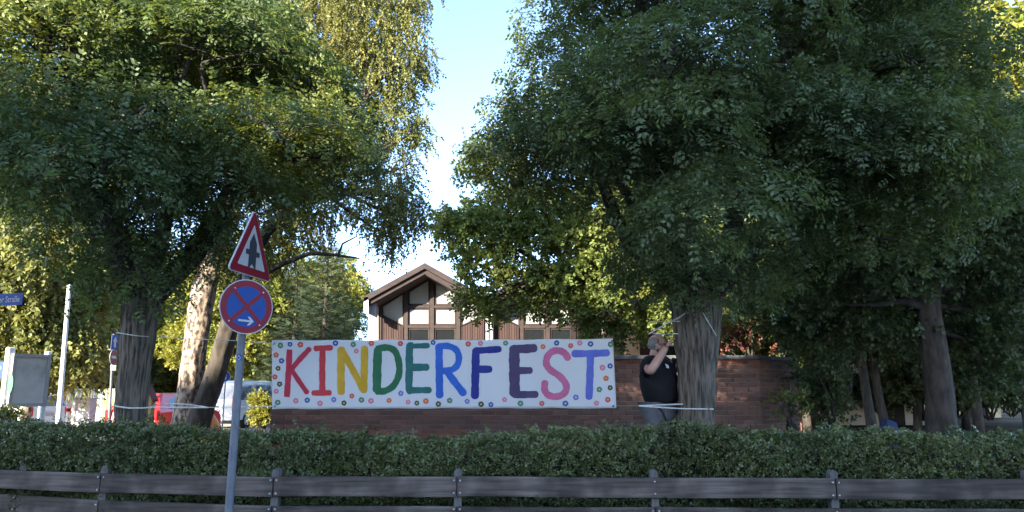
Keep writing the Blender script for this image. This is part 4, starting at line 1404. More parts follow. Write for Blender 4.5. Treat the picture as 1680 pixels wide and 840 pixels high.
# ------------------------------------------------------------------ banner
YB = 7.6
def banner():
    c0, c1 = P(445, 671, YB), P(1007, 557, YB)
    e = empty('banner', ((c0.x + c1.x) / 2, YB, c0.z), 'long white hand painted banner reading KINDERFEST in coloured letters', 'banner')
    TL, TR, BR, BL = P(445, 558, YB), P(1005, 556, YB), P(1011, 670, YB), P(446.5, 671.5, YB)
    def wave(x, z):
        return .016 * math.sin(x * 3.1 + z * 1.3) + .007 * math.sin(x * 7.3 - z * 2.2 + 1) + .005 * math.sin(x * 17 + z * 6)
    def S(p, off=0.0):
        return (p.x, YB + wave(p.x, p.z) - off, p.z)
    mb = MB()
    nu, nv = 150, 24
    vv = []
    for j in range(nv + 1):
        v = j / nv
        for i in range(nu + 1):
            u = i / nu
            a = BL.lerp(BR, u); b_ = TL.lerp(TR, u)
            p = a.lerp(b_, v)
            p = p + Vector((0, 0, .008 * math.sin(u * math.pi) * (v - .5) * -1 + .003 * math.sin(u * 40) * (1 if v in (0, 1) else 0)))
            vv.append(S(p))
    ff = [(j * (nu + 1) + i, j * (nu + 1) + i + 1, (j + 1) * (nu + 1) + i + 1, (j + 1) * (nu + 1) + i) for j in range(nv) for i in range(nu)]
    mb.add(vv, ff, smooth=True)
    sheet_o = mb.build('sheet', M['banner'], e)
    md = sheet_o.modifiers.new('thickness', 'SOLIDIFY'); md.thickness = .0012; md.offset = -1
    def px1(x, y): return (430 + x / 5.2516, 540 + y / 5.2516)
    def px2(x, y): return (720 + x / 5.2516, 540 + y / 5.2516)
    def stroke(mb, pts, wd, off, cap=True, taper=1.0):
        """painted stroke along pixel points, tessellated to follow the cloth"""
        fine = []
        for (a, b_) in zip(pts, pts[1:]):
            L = math.hypot(b_[0] - a[0], b_[1] - a[1])
            n = max(2, int(L / 2.2))
            for k in range(n):
                fine.append((a[0] + (b_[0] - a[0]) * k / n, a[1] + (b_[1] - a[1]) * k / n))
        fine.append(pts[-1])
        r = wd / 2
        rng = random.Random(int(pts[0][0] * 13 + pts[0][1]))
        left, right = [], []
        n = len(fine)
        ph = rng.uniform(0, 6)
        for i, p in enumerate(fine):
            a, b_ = fine[max(0, i - 1)], fine[min(n - 1, i + 1)]
            dx, dy = b_[0] - a[0], b_[1] - a[1]
            L = math.hypot(dx, dy) or 1
            nx, ny = -dy / L, dx / L
            rr = r * (1 + .05 * math.sin(i * .55 + ph) + .03 * math.sin(i * 1.3 + ph))
            left.append((p[0] + nx * rr, p[1] + ny * rr)); right.append((p[0] - nx * rr, p[1] - ny * rr))
        cols = [list(zip(left, right))]
        rowsl = [(l, r_) for l, r_ in zip(left, right)]
        if cap:
            def capend(idx, sgn):
                p = fine[idx]; q = fine[idx + 1] if idx == 0 else fine[idx - 1]
                d = math.atan2(p[1] - q[1], p[0] - q[0])
                out = []
                for k in (1, 2, 3):
                    f = k / 3.0 * .96
                    ext, hw = r * .8 * math.sin(f * math.pi / 2), r * math.cos(f * math.pi / 2)
                    c = (p[0] + math.cos(d) * ext, p[1] + math.sin(d) * ext)
                    nx, ny = -math.sin(d) * hw, math.cos(d) * hw
                    pr = ((c[0] + nx, c[1] + ny), (c[0] - nx, c[1] - ny))
                    if idx == 0: pr = (pr[1], pr[0])
                    out.append(pr)
                return out
            rowsl = capend(0, -1)[::-1] + rowsl + capend(n - 1, 1)
        vv, ff = [], []
        for l, r_ in rowsl:
            for t in (0, .33, .67, 1):
                q = (l[0] + (r_[0] - l[0]) * t, l[1] + (r_[1] - l[1]) * t)
                vv.append(S(P(q[0], q[1], YB), off))
        for i in range(len(rowsl) - 1):
            for k in range(3):
                ff.append((i * 4 + k, i * 4 + k + 1, (i + 1) * 4 + k + 1, (i + 1) * 4 + k))
        mb.add(vv, ff, smooth=True)
    K = 5.2516
    def arc(pts, n=5):
        q = smooth_path([(x, y, 0) for x, y in pts], (len(pts) - 1) * n + 1)
        return [(float(a), float(b_)) for a, b_, _ in q]
    LET = [
        ('crimson letter K', (.52, .018, .055), px1, [([(236, 175), (228, 330), (209, 585)], 52, False), ([(252, 345), (330, 250), (402, 172)], 46, True), ([(252, 350), (320, 455), (383, 545)], 42, True)]),
        ('red letter I', (.56, .03, .045), px1, [([(520, 165), (515, 340), (515, 545)], 56, False), ([(458, 166), (592, 160)], 48, True), ([(440, 550), (580, 548)], 50, True)]),
        ('gold letter N', (.62, .36, .012), px1, [([(682, 175), (680, 350), (682, 542)], 66, True), ([(685, 180), (778, 340), (872, 518)], 58, True), ([(888, 168), (884, 350), (878, 528)], 62, True)]),
        ('green letter D', (.012, .14, .05), px1, [([(1000, 186), (994, 340), (992, 522)], 74, True), (arc([(1000, 168), (1085, 160), (1150, 195), (1182, 300), (1178, 400), (1130, 490), (1060, 532), (996, 538)]), 58, True)]),
        ('teal letter E', (.01, .13, .12), px1, [(arc([(1300, 146), (1272, 160), (1270, 340), (1268, 510), (1290, 530)]), 64, False), ([(1290, 146), (1428, 142)], 46, True), ([(1285, 330), (1418, 328)], 64, True), ([(1285, 527), (1442, 525)], 54, True)]),
        ('blue letter R', (.015, .12, .55), px2, [([(3, 148), (4, 340), (8, 572)], 64, True), (arc([(0, 148), (80, 146), (145, 175), (172, 235), (160, 305), (110, 350), (10, 362)]), 56, False), ([(75, 372), (140, 460), (212, 552)], 62, True)]),
        ('navy letter F', (.004, .015, .23), px2, [([(318, 188), (314, 380), (310, 578)], 68, True), ([(315, 186), (420, 178), (518, 172)], 58, True), ([(325, 345), (436, 345)], 64, True)]),
        ('violet grey letter E', (.065, .04, .12), px2, [([(650, 172), (650, 360), (654, 552)], 92, True), ([(650, 170), (740, 170), (820, 164)], 74, True), ([(680, 358), (785, 356)], 62, True), ([(654, 565), (835, 562)], 62, True)]),
        ('pink letter S', (.58, .13, .27), px2, [(arc([(1112, 250), (1085, 208), (1030, 185), (970, 198), (932, 245), (928, 305), (965, 355), (1035, 402), (1088, 462), (1098, 520), (1062, 566), (1000, 582), (940, 565), (912, 522), (914, 462)]), 60, True)]),
        ('periwinkle letter T', (.11, .14, .55), px2, [([(1165, 212), (1300, 212), (1448, 205)], 62, True), ([(1305, 215), (1300, 400), (1292, 585)], 62, True)]),
    ]
    for lab, colr, f, strokes in LET:
        mb = MB()
        for k, (pts, wd, cap) in enumerate(strokes):
            stroke(mb, [f(*p) for p in pts], wd / K, .0022 + .0007 * k, cap)
        colr = tuple(c * .66 for c in colr)
        o = mb.build('letter', mat('paint_' + lab.replace(' ', '_'), colr, .65, tuple(min(1, c * 1.12 + .004) for c in colr), 9, contrast=(.45, .6)), e)
        o['label'] = lab + ' painted on the banner'
    DC = {'G': (.07, .2, .12), 'B': (.02, .07, .28), 'R': (.6, .07, .07), 'P': (.62, .19, .25), 'O': (.62, .13, .05), 'K': (.035, .045, .03), 'V': (.14, .15, .48)}
    CC = {'G': (.3, .34, .2), 'B': (.34, .36, .46), 'R': (.6, .24, .12), 'P': (.6, .3, .32), 'O': (.62, .26, .07), 'K': (.34, .32, .07), 'V': (.36, .34, .5)}
    DM = {k: (mat('dot_' + k, tuple(v * .72 for v in c), .7), mat('dot_centre_' + k, CC[k], .7)) for k, c in DC.items()}
    D1 = [(156,140,'G'),(240,130,'B'),(327,133,'R'),(632,120,'B'),(788,133,'G'),(815,190,'P'),(945,123,'R'),(1193,125,'R'),(1474,115,'B'),(117,222,'O'),(165,272,'B'),(135,338,'K'),(108,412,'R'),(148,473,'K'),(120,535,'P'),(133,632,'G'),(286,617,'P'),(385,612,'B'),(495,640,'P'),(617,607,'V'),(707,637,'K'),(775,577,'R'),(857,610,'G'),(940,618,'P'),(1095,615,'O'),(1196,553,'V'),(1260,628,'P'),(1335,637,'K'),(1413,620,'O'),(1520,645,'K'),(1617,615,'G')]
    D2 = [(253,127,'R'),(358,122,'P'),(575,120,'G'),(896,152,'O'),(1014,120,'B'),(1135,143,'R'),(1213,120,'P'),(1306,128,'B'),(1478,132,'G'),(1408,332,'P'),(1474,318,'B'),(1438,424,'O'),(1380,520,'G'),(1474,505,'K'),(1453,607,'R'),(1355,637,'P'),(1180,588,'V'),(1090,640,'B'),(888,640,'R'),(703,640,'G'),(566,607,'P'),(448,650,'B'),(363,647,'K'),(243,622,'V')]
    rng = random.Random(2)
    for f, DD in ((px1, D1), (px2, D2)):
        for x, y, k in DD:
            cx, cy = f(x, y)
            r0 = 23.5 / K * rng.uniform(.9, 1.08)
            ph = rng.uniform(0, 6)
            ro, ri = [], []
            n = 18
            for i in range(n):
                a = 2 * math.pi * i / n
                r1 = r0 * (1 + .06 * math.sin(a * 5 + ph) + rng.uniform(-.04, .04))
                ro.append(S(P(cx + r1 * math.cos(a), cy + r1 * math.sin(a), YB), .0016))
                r2 = r0 * .38
                ri.append(S(P(cx + r2 * math.cos(a), cy + r2 * math.sin(a), YB), .0024))
            cm = S(P(cx, cy, YB), .0018)
            mb = MB(); mb.add(ro + [cm], [(i, (i + 1) % n, n) for i in range(n)])
            o = mb.build('painted_dot', DM[k][0], e)
            mb = MB(); mb.add(ri + [S(P(cx, cy, YB), .0026)], [(i, (i + 1) % n, n) for i in range(n)])
            mb.build('dot_centre', DM[k][1], o)
    for px, py, m_ in ((449, 563.5, 'galv'), (451, 666.5, 'galv'), (1004, 559.5, 'sign_black'), (1005.5, 666, 'sign_black')):
        mb = MB()
        c = P(px, py, YB)
        pts = [(c.x + .011 * math.cos(2 * math.pi * k / 12), c.z + .011 * math.sin(2 * math.pi * k / 12)) for k in range(12)]
        y0 = S(c)[1]
        mb.prism(pts, lambda u, v, w: (u, y0 - .006 + w, v), .009)
        mb.build('grommet', M[m_], e)

banner()

def rope(pts, r, label, m='rope', n=24, cat='rope', name='rope'):
    q = smooth_path([(*p, 0) for p in pts], n)
    mb = MB()
    mb.tube(q[:, :3], r, 6)
    o = mb.build(name, M[m])
    return tag(o, label, cat)

rope([P(258, 553, 7.9), P(226, 551, 7.48), P(193, 546, 7.6), P(196, 549, 7.9)], .005, 'thin white cord round the left locust trunk below its fork', 'rope')
rope([P(258, 551, 7.6), P(310, 556, 7.6), P(370, 558, 7.6), P(449, 563.5, 7.585)], .004, 'thin cord from the left locust to the top corner of the banner', 'rope')
rope([P(256, 664, 7.85), P(245, 668.5, 7.6), P(215, 669.5, 7.53), P(191, 666.5, 7.6), P(188, 664, 7.8)], .0085, 'white rope loop round the foot of the left locust trunk')
rope([P(244, 668.5, 7.61), P(330, 668.5, 7.6), P(341, 668.5, 7.6)], .0085, 'lower white rope running right from the left locust trunk')
rope([P(340, 668.5, 7.6), P(400, 667.8, 7.6), P(451, 666.5, 7.585)], .004, 'thin cord to the lower left corner of the banner')
rope([P(254, 662, 7.75), P(300, 663, 7.62), P(338, 667.5, 7.6)], .006, 'upper white rope strand joining the lower rope before the birch')
rope([P(1005.5, 666, 7.585), P(1025, 666, 7.6), P(1050, 666, 7.62)], .005, 'green cord between the banner corner and the white strap', 'rope_green')
rope([P(1048, 666, 7.62), P(1085, 668.5, 7.58), P(1118, 670.5, 7.6), P(1145, 671, 7.6), P(1170, 671.3, 7.72)], .008, 'white strap across the front of the right locust trunk', cat='strap', name='strap')
rope([P(1048, 666, 7.62), P(1080, 664.5, 7.66), P(1105, 663.5, 7.68), P(1120, 663, 7.75)], .008, 'white strap end passing behind the first strap at the man', cat='strap', name='strap')
rope([P(1064, 548, 7.8), P(1092, 532, 7.72), P(1112, 522, 7.62), P(1124, 514, 7.66)], .008, 'white strap rising from above the man to the right trunk', cat='strap', name='strap')
rope([P(1066, 546, 7.75), P(1085, 548, 7.75), P(1113, 547.5, 7.68)], .005, 'taut thin cord above the man beside the trunk')
rope([P(1066, 528, 7.75), P(1090, 528, 7.75), P(1116, 527, 7.68)], .005, 'thin cord higher up beside the right trunk')
rope([P(1153, 513, 7.6), P(1163, 530, 7.6), P(1175, 551, 7.72)], .006, 'slanting cord on the right side of the right trunk')

# ------------------------------------------------------------------ the man tying the rope
def skin_mesh(verts, edges, radii, root=0, sub=1):
    me = bpy.data.meshes.new('skeleton')
    me.from_pydata([tuple(v) for v in verts], edges, [])
    o = bpy.data.objects.new('skeleton', me)
    COL.objects.link(o)
    o.modifiers.new('skin', 'SKIN')
    for i, r in enumerate(radii):
        r = r if hasattr(r, '__len__') else (r, r)
        me.skin_vertices[0].data[i].radius = r
        me.skin_vertices[0].data[i].use_root = (i == root)
    o.modifiers['skin'].use_smooth_shade = True
    s = o.modifiers.new('smooth', 'SUBSURF'); s.levels = sub; s.render_levels = sub
    dg = bpy.context.evaluated_depsgraph_get()
    dg.update()
    m2 = bpy.data.meshes.new_from_object(o.evaluated_get(dg))
    bpy.data.objects.remove(o)
    return [tuple(v.co) for v in m2.vertices], [tuple(p.vertices) for p in m2.polygons]

def man():
    Y = 8.1
    gz = ground_z(1.6, Y)
    e = empty('person', (P(1086, 660, Y).x, Y, gz), 'man in black t-shirt and glasses reaching up to tie rope at the trunk', 'person')
    head = P(1078, 567, Y)
    neck_t, neck_b = P(1074, 583, Y), P(1075, 594, Y + .01)
    chest, belly, pelvis = P(1082, 612, Y), P(1085, 642, Y), P(1087, 668, Y)
    shR, elR, wrR = P(1062, 599, Y - .14), P(1066, 611, Y - .33), P(1094, 569, Y - .28)
    shL, elL, wrL = P(1103, 597, Y + .1), P(1118, 602, Y - .02), P(1112, 566, Y - .18)
    haR, haL = P(1100, 560, Y - .27), P(1111, 556, Y - .2)
    hipR, hipL = pelvis + Vector((-.09, -.06, -.06)), pelvis + Vector((.10, .05, -.06))
    kneeR, kneeL = Vector((hipR.x + .01, hipR.y - .04, gz + .5)), Vector((hipL.x + .04, hipL.y - .02, gz + .5))
    ankR, ankL = Vector((kneeR.x - .01, kneeR.y + .02, gz + .09)), Vector((kneeL.x + .02, kneeL.y + .03, gz + .09))
    V = [pelvis, belly, chest, neck_b, neck_t, head, shR, elR, (elR + wrR) / 2, wrR, shL, elL, wrL, hipR, kneeR, ankR, hipL, kneeL, ankL]
    E = [(0, 1), (1, 2), (2, 3), (3, 4), (4, 5), (2, 6), (6, 7), (7, 8), (8, 9), (2, 10), (10, 11), (11, 12), (0, 13), (13, 14), (14, 15), (0, 16), (16, 17), (17, 18)]
    Rd = [.1, .11, .11, .075, .062, .07, .06, .05, .05, .032, .06, .05, .032, .085, .06, .045, .085, .06, .045]
    vv, ff = skin_mesh(V, E, Rd)
    mb = MB()
    mb.add(vv, ff, smooth=True)
    # head, facing right (+X): ellipsoid pushed into skull, brow, nose, jaw and ears
    hv, hf = [], []
    nu, nv = 28, 22
    cz = head.z
    for j in range(nv + 1):
        th = math.pi * j / nv
        for i in range(nu):
            ph = 2 * math.pi * i / nu
            x, y, z = math.sin(th) * math.cos(ph), math.sin(th) * math.sin(ph), math.cos(th)
            X, Yy, Z = x * .1, y * .078, z * .125
            if z < -.1:                                   # jaw narrows, chin comes forward
                k = min(1, (-.1 - z) / .9)
                Yy *= 1 - .32 * k
                X = X * (1 - .22 * k) + .028 * k
            if x < 0 and z < -.25: X *= .8
            face = max(0, x)
            nose = math.exp(-((Yy / .017) ** 2)) * math.exp(-(((Z + .018) / .024) ** 2)) * (face > .5)
            X += .026 * nose
            brow = math.exp(-(((Z - .018) / .012) ** 2)) * face ** 3
            X += .006 * brow
            eye = math.exp(-(((abs(Yy) - .032) / .014) ** 2)) * math.exp(-((Z / .012) ** 2)) * face ** 2
            X -= .01 * eye
            mouth = math.exp(-(((Z + .062) / .006) ** 2)) * math.exp(-((Yy / .03) ** 2)) * face ** 3
            X -= .006 * mouth
            ear = math.exp(-(((X + .005) / .016) ** 2)) * math.exp(-((Z / .028) ** 2)) * (abs(y) > .8)
            Yy += math.copysign(.016 * ear, y)
            hv.append((X, Yy, Z))
    for j in range(nv):
        for i in range(nu):
            hf.append((j * nu + i, j * nu + (i + 1) % nu, (j + 1) * nu + (i + 1) % nu, (j + 1) * nu + i))
    HR = Matrix.Rotation(math.radians(-12), 3, 'Z') @ Matrix.Rotation(math.radians(-6), 3, 'Y')
    T = lambda p: tuple(head + Vector((.005, 0, .0)) + HR @ Vector(p))
    mb.add([T(p) for p in hv], hf, smooth=True)
    # hands: palm, four bent fingers and a thumb each
    def hand(wr, ha, up, side):
        d = (ha - wr).normalized()
        s = (side - d * side.dot(d)).normalized()
        n_ = d.cross(s)
        vs_, es_, rs_ = [wr, wr + d * .045, wr + d * .085], [(0, 1), (1, 2)], [(.026, .02), (.04, .016), (.042, .015)]
        a, b_ = skin_mesh(vs_, es_, rs_)
        mb.add(a, b_, smooth=True)
        for k, (off, ln) in enumerate(((-.03, .062), (-.01, .072), (.01, .068), (.03, .052))):
            r0 = wr + d * .07 + s * off
            j1 = r0 + d * ln * .55
            j2 = j1 + (d * .55 + n_ * .8).normalized() * ln * .42
            j3 = j2 + (d * -.1 + n_ * 1).normalized() * ln * .32
            a, b_ = skin_mesh([r0, j1, j2, j3], [(0, 1), (1, 2), (2, 3)], [.0095, .009, .008, .0065])
            mb.add(a, b_, smooth=True)
        t0 = wr + d * .025 - s * .024
        a, b_ = skin_mesh([t0, t0 + (d * .5 - s * .6 + n_ * .3).normalized() * .035, t0 + (d * .8 - s * .35 + n_ * .75).normalized() * .07], [(0, 1), (1, 2)], [.013, .0105, .0085])
        mb.add(a, b_, smooth=True)
    hand(wrR, haR, None, Vector((.1, -.6, .3)))
    hand(wrL, haL, None, Vector((.4, -.5, .1)))
    body = mb.build('body', M['skin'], e)
    # hair: short, round the back and sides of the skull, bald on top
    mb = MB()
    sel = {}
    vv2, ff2 = [], []
    for f in hf:
        c = [sum(hv[i][k] for i in f) / 4 for k in range(3)]
        if c[0] < .012 - .25 * max(0, -c[2]) and c[2] > -.06 and c[2] < .085 - .3 * max(0, c[0] + .04) and not (abs(c[1]) > .06 and -.03 < c[2] < .02 and c[0] > -.03):
            q = []
            for i in f:
                if i not in sel:
                    sel[i] = len(vv2)
                    p = Vector(hv[i])
                    vv2.append(T(p + p.normalized() * .006))
                q.append(sel[i])
            ff2.append(tuple(q))
    mb.add(vv2, ff2, smooth=True)
    h = mb.build('hair', M['hair'], e)
    md = h.modifiers.new('thickness', 'SOLIDIFY'); md.thickness = .008; md.offset = -1
    # glasses
    mb = MB()
    for s in (-1, 1):
        mb.tube([T((.096 + .003 * math.cos(a) - .012 * abs(s), s * .033 + .02 * math.cos(a), .004 + .016 * math.sin(a))) for a in [k * math.pi / 6 for k in range(13)]], .0024, 5)
        mb.tube([T((.088, s * .054, .008)), T((.05, s * .076, .008)), T((-.01, s * .083, .006))], .0028, 5)
    mb.tube([T((.1, -.014, .008)), T((.104, 0, .011)), T((.1, .014, .008))], .0024, 5)
    mb.build('glasses', M['glasses'], e)
    # shirt: torso and sleeves, a little wider than the body
    slR = shR.lerp(elR, .62)
    slL = shL.lerp(elL, .75)
    nk = neck_b + Vector((0, 0, -.012))
    V = [pelvis + Vector((-.002, 0, -.02)), belly, chest, nk, shR, slR, shL, slL]
    vv, ff = skin_mesh(V, [(0, 1), (1, 2), (2, 3), (2, 4), (4, 5), (2, 6), (6, 7)], [(.228, .215), (.242, .225), (.225, .215), .085, .105, .088, .1, .085])
    mb = MB(); mb.add(vv, ff, smooth=True)
    md = mb.build('shirt', M['shirt'], e)
    # little print on the breast
    c = P(1094.5, 601, Y - .215)
    mb = MB()
    for k, (u, v, w_, h_) in enumerate(((0, 0, .026, .034), (-.013, .02, .014, .014), (.012, -.012, .014, .02))):
        mb.box((c.x + u, c.y - .002 * k, c.z + v), (w_, .012, h_), bevel=.003)
    mb.build('shirt_print', M['print'], e)
    # trousers
    V = [pelvis + Vector((0, 0, .01)), hipR, kneeR, ankR, hipL, kneeL, ankL]
    vv, ff = skin_mesh(V, [(0, 1), (1, 2), (2, 3), (0, 4), (4, 5), (5, 6)], [(.16, .16), .13, .095, .075, .13, .095, .075])
    mb = MB(); mb.add(vv, ff, smooth=True)
    mb.build('trousers', M['trousers'], e)
    for a in (ankR, ankL):
        vv, ff = skin_mesh([Vector((a.x - .05, a.y + .01, gz + .05)), Vector((a.x + .06, a.y - .04, gz + .045)), Vector((a.x + .17, a.y - .09, gz + .035))], [(0, 1), (1, 2)], [(.048, .045), (.05, .04), (.036, .03)])
        mb = MB(); mb.add(vv, ff, smooth=True)
        mb.build('shoe', M['shoe'], e)

man()

# ------------------------------------------------------------------ vehicles
def vehicle(name, label, cat, L, W, H, profile, glass_side, rear_glass, paint, wheels, lights, plate, group='vehicles in the car park', bumper=.42, extra=None):
    """car built with its rear towards -Y, origin on the ground under its middle; profile = (y, z, half width)"""
    e = local_empty(name, label, cat, group)
    mb = MB()
    n = len(profile)
    # body: side outline lofted across 5 stations with tumblehome
    stations = (-1, -.9, 0, .9, 1)
    vv = []
    for s in stations:
        for (y, z, hw) in profile:
            inset = .05 if abs(s) == 1 else 0.0
            cy = y + (-inset if y > 0 else inset) * .8
            cz = z - (inset * .5 if z > H * .6 else -inset * .2)
            vv.append((s * hw, cy, cz))
    ff = []
    for k in range(len(stations) - 1):
        for i in range(n):
            ff.append((k * n + i, k * n + (i + 1) % n, (k + 1) * n + (i + 1) % n, (k + 1) * n + i))
    ff.append(tuple(range(n))); ff.append(tuple(range((len(stations) - 1) * n, len(stations) * n)))
    mb.add(vv, ff)
    mb.build('body', paint, e)
    def hw_at(z):
        best = sorted(profile, key=lambda p: abs(p[1] - z))[0]
        return best[2]
    for s in (-1, 1):
        for poly in glass_side:
            mb = MB()
            q = [(s * (hw_at(z) + .002 + .012), y, z) for y, z in poly]
            q2 = [(s * (hw_at(z) - .03), y, z) for y, z in poly]
            k = len(q)
            mb.add(q + q2, [tuple(range(k)), tuple(range(k, 2 * k))] + [(i, (i + 1) % k, (i + 1) % k + k, i + k) for i in range(k)])
            mb.build('side_window', M['car_glass'], e)
    (y0, z0, w0), (y1, z1, w1) = rear_glass
    mb = MB()
    mb.add([(-w0, y0 - .012, z0), (w0, y0 - .012, z0), (w1, y1 - .012, z1), (-w1, y1 - .012, z1), (-w0, y0 + .02, z0), (w0, y0 + .02, z0), (w1, y1 + .02, z1), (-w1, y1 + .02, z1)],
           [(0, 1, 2, 3), (7, 6, 5, 4), (0, 4, 5, 1), (1, 5, 6, 2), (2, 6, 7, 3), (3, 7, 4, 0)])
    mb.build('rear_window', M['van_glass'] if paint is M['car_white'] else M['car_glass'], e)
    for (x, y, z, sx, sy, sz) in lights:
        for s in (-1, 1):
            mb = MB(); mb.box((s * x, y, z), (sx, sy, sz), bevel=.015)
            mb.build('tail_light', M['tail_red'], e)
    mb = MB(); mb.box((0, -L / 2 - .02, bumper), (W * .98, .14, .22), bevel=.04)
    bu = mb.build('bumper', paint, e)
    mb = MB(); mb.box((0, -L / 2 - .03, bumper - .17), (W * .9, .1, .12), bevel=.03)
    mb.build('bumper_skirt', M['plastic'], bu)
    mb = MB(); mb.box(plate, (.52, .02, .11), bevel=.004)
    mb.build('number_plate', M['sign_white'], e)
    wr = wheels[2]
    for y in wheels[:2]:
        for s in (-1, 1):
            mb = MB()
            prof = [(wr * .62, 0), (wr * .95, .0), (wr, .03), (wr, .17), (wr * .95, .2), (wr * .62, .2)]
            nn = 20
            vv = [(s * (W / 2 - .22 + w_), y + r * math.cos(2 * math.pi * k / nn), wr + r * math.sin(2 * math.pi * k / nn)) for r, w_ in prof for k in range(nn)]
            ff = [(i * nn + k, i * nn + (k + 1) % nn, (i + 1) * nn + (k + 1) % nn, (i + 1) * nn + k) for i in range(len(prof) - 1) for k in range(nn)]
            mb.add(vv, ff, smooth=True)
            t = mb.build('wheel', M['tyre'], e)
            mb = MB()
            for k in range(5):
                a = 2 * math.pi * k / 5
                mb.box((s * (W / 2 - .04), y + wr * .3 * math.cos(a), wr + wr * .3 * math.sin(a)), (.03, wr * .62, .06), rot=Matrix.Rotation(a, 3, 'X'))
            mb.tube([(s * (W / 2 - .1), y, wr), (s * (W / 2 - .06), y, wr)], wr * .62, 18, smooth=False)
            mb.build('rim', M['rim'], t)
    for s in (-1, 1):
        mb = MB(); mb.box((s * (W / 2 + .08), L * .22, H * .66), (.16, .08, .13), bevel=.02)
        mb.build('mirror', M['plastic'], e)
    mb = MB(); mb.box((0, -L / 2 - .01, plate[2] + .16), (.4, .05, .05), bevel=.01)
    mb.build('tailgate_handle', M['plastic'] if paint is M['car_white'] else paint, e)
    mb = MB(); mb.box((0, rear_glass[1][0] - .03, rear_glass[1][1] + .05), (.45, .05, .035), bevel=.01)
    mb.build('brake_light', M['tail_red'], e)
    return e

red = vehicle('hatchback', 'red hatchback seen from behind between the left locust and the birch', 'car', 3.9, 1.7, 1.47,
              [(-1.95, .3, .82), (-1.98, .62, .85), (-1.93, .92, .85), (-1.62, 1.36, .62), (-1.45, 1.45, .6), (-.4, 1.47, .6), (.35, 1.42, .6), (1.0, .98, .8), (1.75, .82, .82), (1.93, .6, .82), (1.93, .3, .8)],
              [[(-1.3, 1.0), (-1.2, 1.33), (-.35, 1.37), (-.35, 1.0)], [(-.25, 1.0), (-.25, 1.37), (.25, 1.33), (.72, 1.0)]], ((-1.87, 1.0, .68), (-1.66, 1.33, .55)), M['car_red'], (-1.25, 1.25, .3),
              [(.72, -1.95, .82, .2, .1, .3)], (-.1, -2.0, .72))
c = P(237, 640, 22.5)
place(red, (c.x, 24.2, 0.0), math.radians(-6))
van = vehicle('van', 'white van seen from behind, reflections painted into its window, behind the traffic sign', 'van', 5.0, 1.92, 1.95,
              [(-2.5, .35, .93), (-2.52, .95, .95), (-2.48, 1.1, .95), (-2.36, 1.82, .8), (-2.2, 1.93, .78), (0, 1.95, .78), (.8, 1.9, .78), (1.6, 1.2, .9), (2.35, 1.0, .92), (2.5, .7, .92), (2.5, .35, .9)],
              [[(-2.1, 1.15), (-2.0, 1.72), (-1.0, 1.76), (-1.0, 1.15)], [(-.9, 1.15), (-.9, 1.76), (.2, 1.76), (.2, 1.15)], [(.3, 1.15), (.3, 1.76), (.75, 1.72), (1.3, 1.2)]], ((-2.46, 1.2, .8), (-2.37, 1.74, .7)), M['car_white'], (-1.6, 1.6, .33),
              [(.88, -2.47, 1.02, .14, .14, .62)], (0, -2.56, .72), bumper=.45)
c = P(357, 640, 30.5)
place(van, (c.x + 0.5, 33.0, 0), math.radians(-14))
van2 = copy_tree(van)
van2['label'] = 'farther white van mostly hidden behind the left end of the banner'
c = P(452, 640, 41)
place(van2, (c.x, 43.5, 0), math.radians(-5), 1.3)
white_car = copy_tree(red)
white_car['label'] = 'white car cut by the left edge of the photo beside the notice board'
for ch in list(bpy.data.objects):
    if ch.parent == white_car and ch.data.materials and ch.data.materials[0] == M['car_red']:
        ch.data = ch.data.copy()
        ch.data.materials[0] = M['car_white']
        for g in kids(ch):
            pass
white_car['group'] = 'vehicles in the car park'
c = P(-12, 640, 26)
place(white_car, (c.x, 27, 0), math.radians(70))

# ------------------------------------------------------------------ small things on the left
def notice_board():
    y = 14.0
    a, b_ = P(18, 570, y - .25), P(79, 578, y + .35)
    d = Vector((b_.x - a.x, b_.y - a.y, 0)); L = d.length; d.normalize()
    ang = math.atan2(d.y, d.x)
    e = empty('notice_board', ((a.x + b_.x) / 2, y, .4), 'grey notice board with smeared face between two white posts', 'sign board')
    R = Matrix.Rotation(ang, 3, 'Z')
    nrm = R @ Vector((0, -1, 0))
    for p, top, w_ in ((a, a.z, .12), (b_, b_.z + .02, .085)):
        mb = MB(); mb.box((p.x, p.y, (top + .3) / 2), (w_, .12, top - .3), rot=R, bevel=.012)
        mb.build('post', M['white_paint'], e)
    pt, pb = P(50, 581, y), P(50, 667, y)
    cx = (a + b_) / 2 + nrm * .1
    W, H = L - .0, pt.z - pb.z
    mb = MB()
    for u, v, su, sv in ((0, H / 2 - .03, W, .06), (0, -H / 2 + .03, W, .06), (-W / 2 + .03, 0, .06, H - .124), (W / 2 - .03, 0, .06, H - .124)):
        mb.box(Vector((cx.x, cx.y, (pt.z + pb.z) / 2 + v)) + d * u, (su, .07, sv), rot=R)
    mb.build('frame', M['board_frame'], e)
    mb = MB(); mb.box(Vector((cx.x, cx.y, (pt.z + pb.z) / 2)) - nrm * .005, (W - .11, .03, H - .11), rot=R)
    mb.build('face', M['board'], e)
    c = P(17, 630, y - .32)
    mb = MB()
    mb.prism([(.045 * math.cos(2 * math.pi * k / 20), .17 * math.sin(2 * math.pi * k / 20)) for k in range(20)], lambda u, v, w: (c.x + u, c.y + w, c.z + v), .02)
    mb.build('green_sign', M['green_paint'], e)

notice_board()

